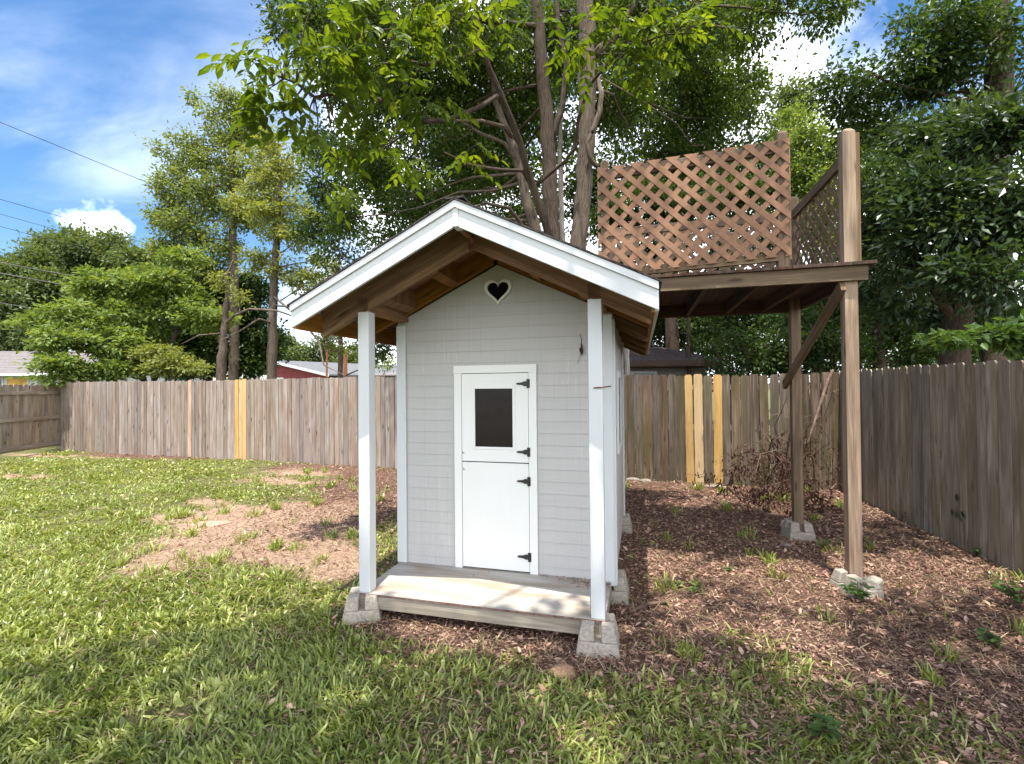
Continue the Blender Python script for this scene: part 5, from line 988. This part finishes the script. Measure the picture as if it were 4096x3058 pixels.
tf = np.concatenate([np.array([a+(b_-a)*t_ for a, b_ in zip(pp[:-1], pp[1:]) for t_ in (0, .33, .66)]) for pp, _ in T4[1:]]+[np.array(T4[0][0][6:])])
CB = [(560, 110, 4.2, 38), (530, 140, 4.1, 24), (610, 90, 4.3, 45), (600, 180, 4.3, 45), (650, 40, 4.4, 50), (680, 130, 4.4, 50), (640, 240, 4.5, 45), (720, 70, 4.5, 55), (740, 180, 4.6, 50), (700, 270, 4.7, 45), (780, 30, 4.6, 55), (800, 120, 4.7, 55), (780, 250, 4.8, 45), (850, 60, 4.8, 55), (860, 180, 4.9, 50), (830, 310, 5.2, 40), (920, 30, 5.0, 55), (920, 120, 5.1, 45), (930, 220, 5.3, 45), (740, 330, 5.0, 38), (1000, 20, 5.3, 50), (980, 110, 5.3, 35), (900, 350, 5.8, 35), (1010, 330, 6.2, 35), (760, 410, 5.4, 28), (700, 400, 5.4, 20), (560, 190, 4.3, 24), (590, 240, 4.4, 18),
      (1180, 50, 5.2, 35), (1240, 80, 5.3, 40), (1310, 50, 5.3, 50), (1380, 40, 5.4, 60), (1450, 60, 5.5, 55), (1420, 130, 5.6, 45), (1370, 180, 5.8, 35), (1270, 130, 5.5, 28), (1350, 110, 5.6, 40), (1520, 40, 5.4, 45), (1100, 20, 5.2, 35)]
compound(r_, [B(x, y, Y_, rp) for x, y, Y_, rp in CB], tf, 1.0, 133, 'leaf_big')
#@@SMALL
# ------------------------------------------------------------------ small plants, brush, stones
def plant(name, label, loc, n, h, spread, leaf, mat='leaf_weed', seed=1, cat='plant', aspect=1.2, per=5, stemm='twig', lean=(0, 0)):
    R = np.random.default_rng(seed); root = tag(empty(name, tuple(loc)), label, cat); sb = MB(); P_, D_, N_, S_ = [], [], [], []
    for i in range(n):
        a = R.random()*6.28; t1 = np.array([math.cos(a)*spread*R.uniform(.3, 1)+lean[0], math.sin(a)*spread*R.uniform(.3, 1)+lean[1], h*R.uniform(.6, 1.1)])
        pts = [np.zeros(3), t1*.5+np.array([0, 0, .08*h]), t1]; sb.tube(pts, [.0035, .0025, .0012], 4, cap=False)
        for j in range(per):
            f = R.uniform(.3, 1.0); q_ = pts[1]*f*2 if f < .5 else pts[1]+(pts[2]-pts[1])*(f-.5)*2; aa = R.random()*6.28
            P_.append(q_); D_.append((math.cos(aa), math.sin(aa), R.uniform(-.3, .5))); N_.append((R.normal(0, .3), R.normal(0, .3)-.2, 1)); s_ = leaf*.75*R.uniform(.5, 1.3); S_.append((s_, s_*aspect, s_))
    sb.build('stem', M[stemm], root); scatter_obj('leaves', [scatter(T_LEAF6, np.array(P_, float), frames(np.array(D_, float), np.array(N_, float)), np.array(S_))], M[mat], root); return root
plant('seedling', 'pale green seedling against the fence near the left corner post', gp(195, 972), 5, .50, .22, .10, seed=2, per=5)
plant('shrub', 'green weedy shrub at the fence behind the left porch post', gp(840, 1000)-np.array([0, .12, 0]), 22, .62, .32, .06, seed=3, per=12, mat='leaf_weed', cat='shrub')
plant('weed', 'small green weed at the fence foot left of the porch post', gp(735, 1000), 6, .16, .12, .05, seed=4)
plant('weed', 'small green weed beside the rear deck post block', gp(1778, 1185), 5, .10, .08, .06, seed=5)
plant('weed', 'grassy green weed growing in front of the broken block', gp(1855, 1300), 8, .14, .10, .07, seed=6)
plant('weed', 'low green weed at the foot of the right fence, the nearer of two', gp(2110, 1200), 6, .10, .12, .07, seed=7, per=4)
plant('weed', 'small fern-like weed at the right fence foot, farther of two', gp(1945, 1128), 6, .14, .12, .05, seed=8)
plant('weed', 'bright leafy weed at the right edge of the picture by the fence', gp(2195, 1320), 8, .22, .16, .09, seed=9)
plant('weed', 'bright green weed on the mulch in the right foreground', gp(2135, 1395), 7, .08, .10, .06, seed=10)
plant('weed', 'yellow-green weed tuft on the sunlit mulch right of the playhouse', gp(1490, 1275), 12, .07, .20, .05, seed=11, mat='leaf_bright')
plant('weed', 'small seedling on dark mulch between the deck posts and playhouse', gp(1572, 1238), 4, .06, .06, .05, seed=12)
plant('weed', 'broad-leaved weed in the right foreground grass', gp(1770, 1600), 5, .12, .08, .07, seed=13)
plant('red_sprig', 'small red-leaved sprig at the fence foot under the yellow pickets', gp(1578, 1050), 3, .28, .10, .05, seed=14, mat='leaf_dead', per=8)
iv = tag(empty('ivy_vine', tuple(gp(2085, 1185))), 'dark ivy sprig clinging to the middle of the right fence', 'vine'); o_ = np.array(iv.location)
fpt = lambda px_, py_: (lambda r_: r_*(( nr_@np.array([CR[0], CR[1]]))/(nr_@r_[:2]))+np.array([0, 0, CAMZ]))(ray(px_, py_))
ip = [fpt(x, y)+np.array([*(nr_*.02), 0]) for x, y in ((2090, 1180), (2088, 1140), (2075, 1110), (2078, 1085))]
b = MB(); b.tube([q_-o_ for q_ in ip], .003, 4); b.build('stem', M['twig'], iv)
LP = np.array([fpt(x, y)+np.array([*(nr_*.03), 0]) for x, y in ((2066, 1100), (2080, 1112), (2078, 1086), (2086, 1104), (2072, 1106))])-o_
scatter_obj('leaves', [scatter(T_LEAF6, LP, frames(np.array([(.2, .3, -1), (.4, .2, -.8), (0, .2, 1.), (.3, 0, -.9), (-.3, -.4, -.4)]), np.tile([*nr_, .2], (5, 1))+.01), np.tile([.09, .10, .05], (5, 1)))], M['leaf_gloss'], iv)
# brush pile of dead branches with brown leaves
bp_ = gp(1745, 1075); br = tag(empty('brush_pile', tuple(bp_)), 'heap of dead branches with hanging brown leaves in the fence corner', 'brush pile'); R = np.random.default_rng(150)
tips = [(1800, 800, 6.6), (1748, 835, 6.4), (1778, 900, 6.3), (1700, 860, 6.5), (1650, 950, 6.3), (1600, 1010, 6.1), (1560, 1050, 6.0), (1620, 1060, 5.7), (1690, 1000, 6.0), (1800, 950, 6.3), (1810, 880, 6.4), (1740, 960, 6.2), (1660, 1030, 5.9), (1590, 1075, 5.7), (1720, 1040, 5.9), (1790, 1010, 6.0), (1770, 1060, 5.9), (1640, 980, 6.3), (1705, 930, 6.4), (1540, 1065, 5.9)]
P_, D_ = [], []; stx = MB()
for (x, y, Y_) in tips:
    e_ = at(x, y, Y_); s_ = np.array([bp_[0]+R.uniform(-.5, .5), bp_[1]+R.uniform(-.1, .6), .03+R.random()*.25]); Q = crv(s_, e_, .12, R, 7, .09); stx.tube([q_-bp_ for q_ in Q], list(np.linspace(R.uniform(.008, .016), .003, 7)), 5, cap=False)
    for _ in range(5):
        k = R.integers(2, 7); l_ = R.uniform(.25, .6); dd = R.normal(0, 1, 3)*np.array([1, .6, .7])-np.array([0, 0, .35]); dd /= np.linalg.norm(dd); Q2 = [Q[k], Q[k]+dd*l_*.5, Q[k]+dd*l_-np.array([0, 0, .08])]
        Q2 = [np.array([q_[0], q_[1], max(q_[2], .03)]) for q_ in Q2]; stx.tube([q_-bp_ for q_ in Q2], [.004, .003, .0015], 3, cap=False)
        for _ in range(34):
            f = R.random(); q_ = (Q2[0]+(Q2[1]-Q2[0])*f*2) if f < .5 else Q2[1]+(Q2[2]-Q2[1])*(f-.5)*2
            q_ = q_+R.normal(0, .045, 3); q_[2] = max(.02, q_[2])
            if R.random() < (q_[2]-.15)*1.1: continue
            P_.append(q_-bp_); D_.append(R.normal(0, .6, 3)-np.array([0, 0, .8]))
stx.tube([at(1795, 820, 6.6)-bp_, at(1785, 850, 6.5)-bp_], [.018, .02], 6); stx.tube([at(1800, 800, 6.6)-bp_, at(1788, 825, 6.5)-bp_, at(1745, 960, 6.0)-bp_], [.016, .02, .012], 6)
stx.build('branches', M['twig_dead'], br); N = len(P_); l = R.uniform(.03, .075, N)
scatter_obj('dead_leaves', [scatter(T_CURL, np.array(P_), frames(np.array(D_), R.normal(0, 1, (N, 3))), np.stack([l, l*.6, l], 1), R.random(N))], M['leaf_dead'], br)
# stones, slab, ant mound, sticks
def stone(loc, sx, sy, sz, label, mat='concrete', seed=1, nm='stone', cat='stone'):
    import bmesh
    bm = bmesh.new(); bmesh.ops.create_icosphere(bm, subdivisions=3, radius=1.0); R = np.random.default_rng(seed); k = R.normal(0, 1, (5, 3)); ph = R.random(5)*6
    for v_ in bm.verts:
        c = np.array(v_.co); f = 1+.09*sum(math.sin(3*float(c@k[i])+ph[i]) for i in range(5))/2; v_.co = Vector((c[0]*sx*f, c[1]*sy*f, c[2]*sz*f))
    me = bpy.data.meshes.new(nm); bm.to_mesh(me); bm.free(); me.polygons.foreach_set('use_smooth', np.ones(len(me.polygons), bool)); o = link(nm, me, M[mat]); o.location = loc; return tag(o, label, cat)
M['pale_stone'] = plain('pale_stone', (.20, .175, .15), .9, 20, .25, .5); M['slab'] = plain('buried_slab', (.46, .27, .20), .95, 12, .15, .4); M['sand'] = plain('sandy_soil', (.36, .21, .13), .95, 90, .35, .8)
stone(gp(1368, 1037), .13, .07, .04, 'pale flat stone at the fence foot next to the playhouse corner', 'pale_stone', 1)
stone(gp(1395, 1040), .10, .08, .035, 'second pale flat stone, right of the first along the fence foot', 'pale_stone', 2)
stone(gp(1545, 1052), .16, .08, .03, 'pale stone lying under the single yellow picket', 'pale_stone', 3)
stone(gp(1700, 1180), .05, .04, .03, 'small stone in front of the rear deck post block', 'pale_stone', 4)
b = MB(); b.prism([(-.28, -.07, -.02), (.16, -.12, -.02), (.26, .08, -.02), (-.1, .10, -.02)], (0, 0, .034)); o = b.build('paving_slab', M['slab'], bevel=.01); o.location = gp(450, 1133); o.rotation_euler = (0, 0, -.1); tag(o, 'reddish flat slab half buried in the bare patch of lawn', 'slab')
stone(gp(1215, 1452), .075, .06, .03, 'small sandy ant mound in the grass before the porch', 'sand', 5, 'ant_mound', 'mound')
for i, (a_, c_, hh, rr, lb) in enumerate((((1402, 1018), (1470, 1046), .15, .010, 'bent brown stick leaning on the fence foot near the playhouse'), ((1360, 1328), (1440, 1305), .03, .014, 'flat grey piece of bark on the mulch right of the porch'), ((1560, 1180), (1500, 1165), .02, .008, 'short stick on the shaded mulch under the deck'))):
    p0_, p1_ = gp(*a_), gp(*c_); b = MB()
    if i == 0: Q = [p0_+np.array([0, 0, .13]), (p0_*.6+p1_*.4)+np.array([0, 0, .13]), (p0_*.25+p1_*.75)+np.array([0, 0, .08]), p1_+np.array([0, 0, .01])]
    else: Q = [p0_+np.array([0, 0, .012]), (p0_+p1_)/2+np.array([0, .02, .025]), p1_+np.array([0, 0, .012])]
    b.tube(Q, rr, 6); tag(b.build('stick', M['twig_dead'], smooth=True), lb, 'stick', 'sticks on the ground')

print('LEAVES', LEAVES)
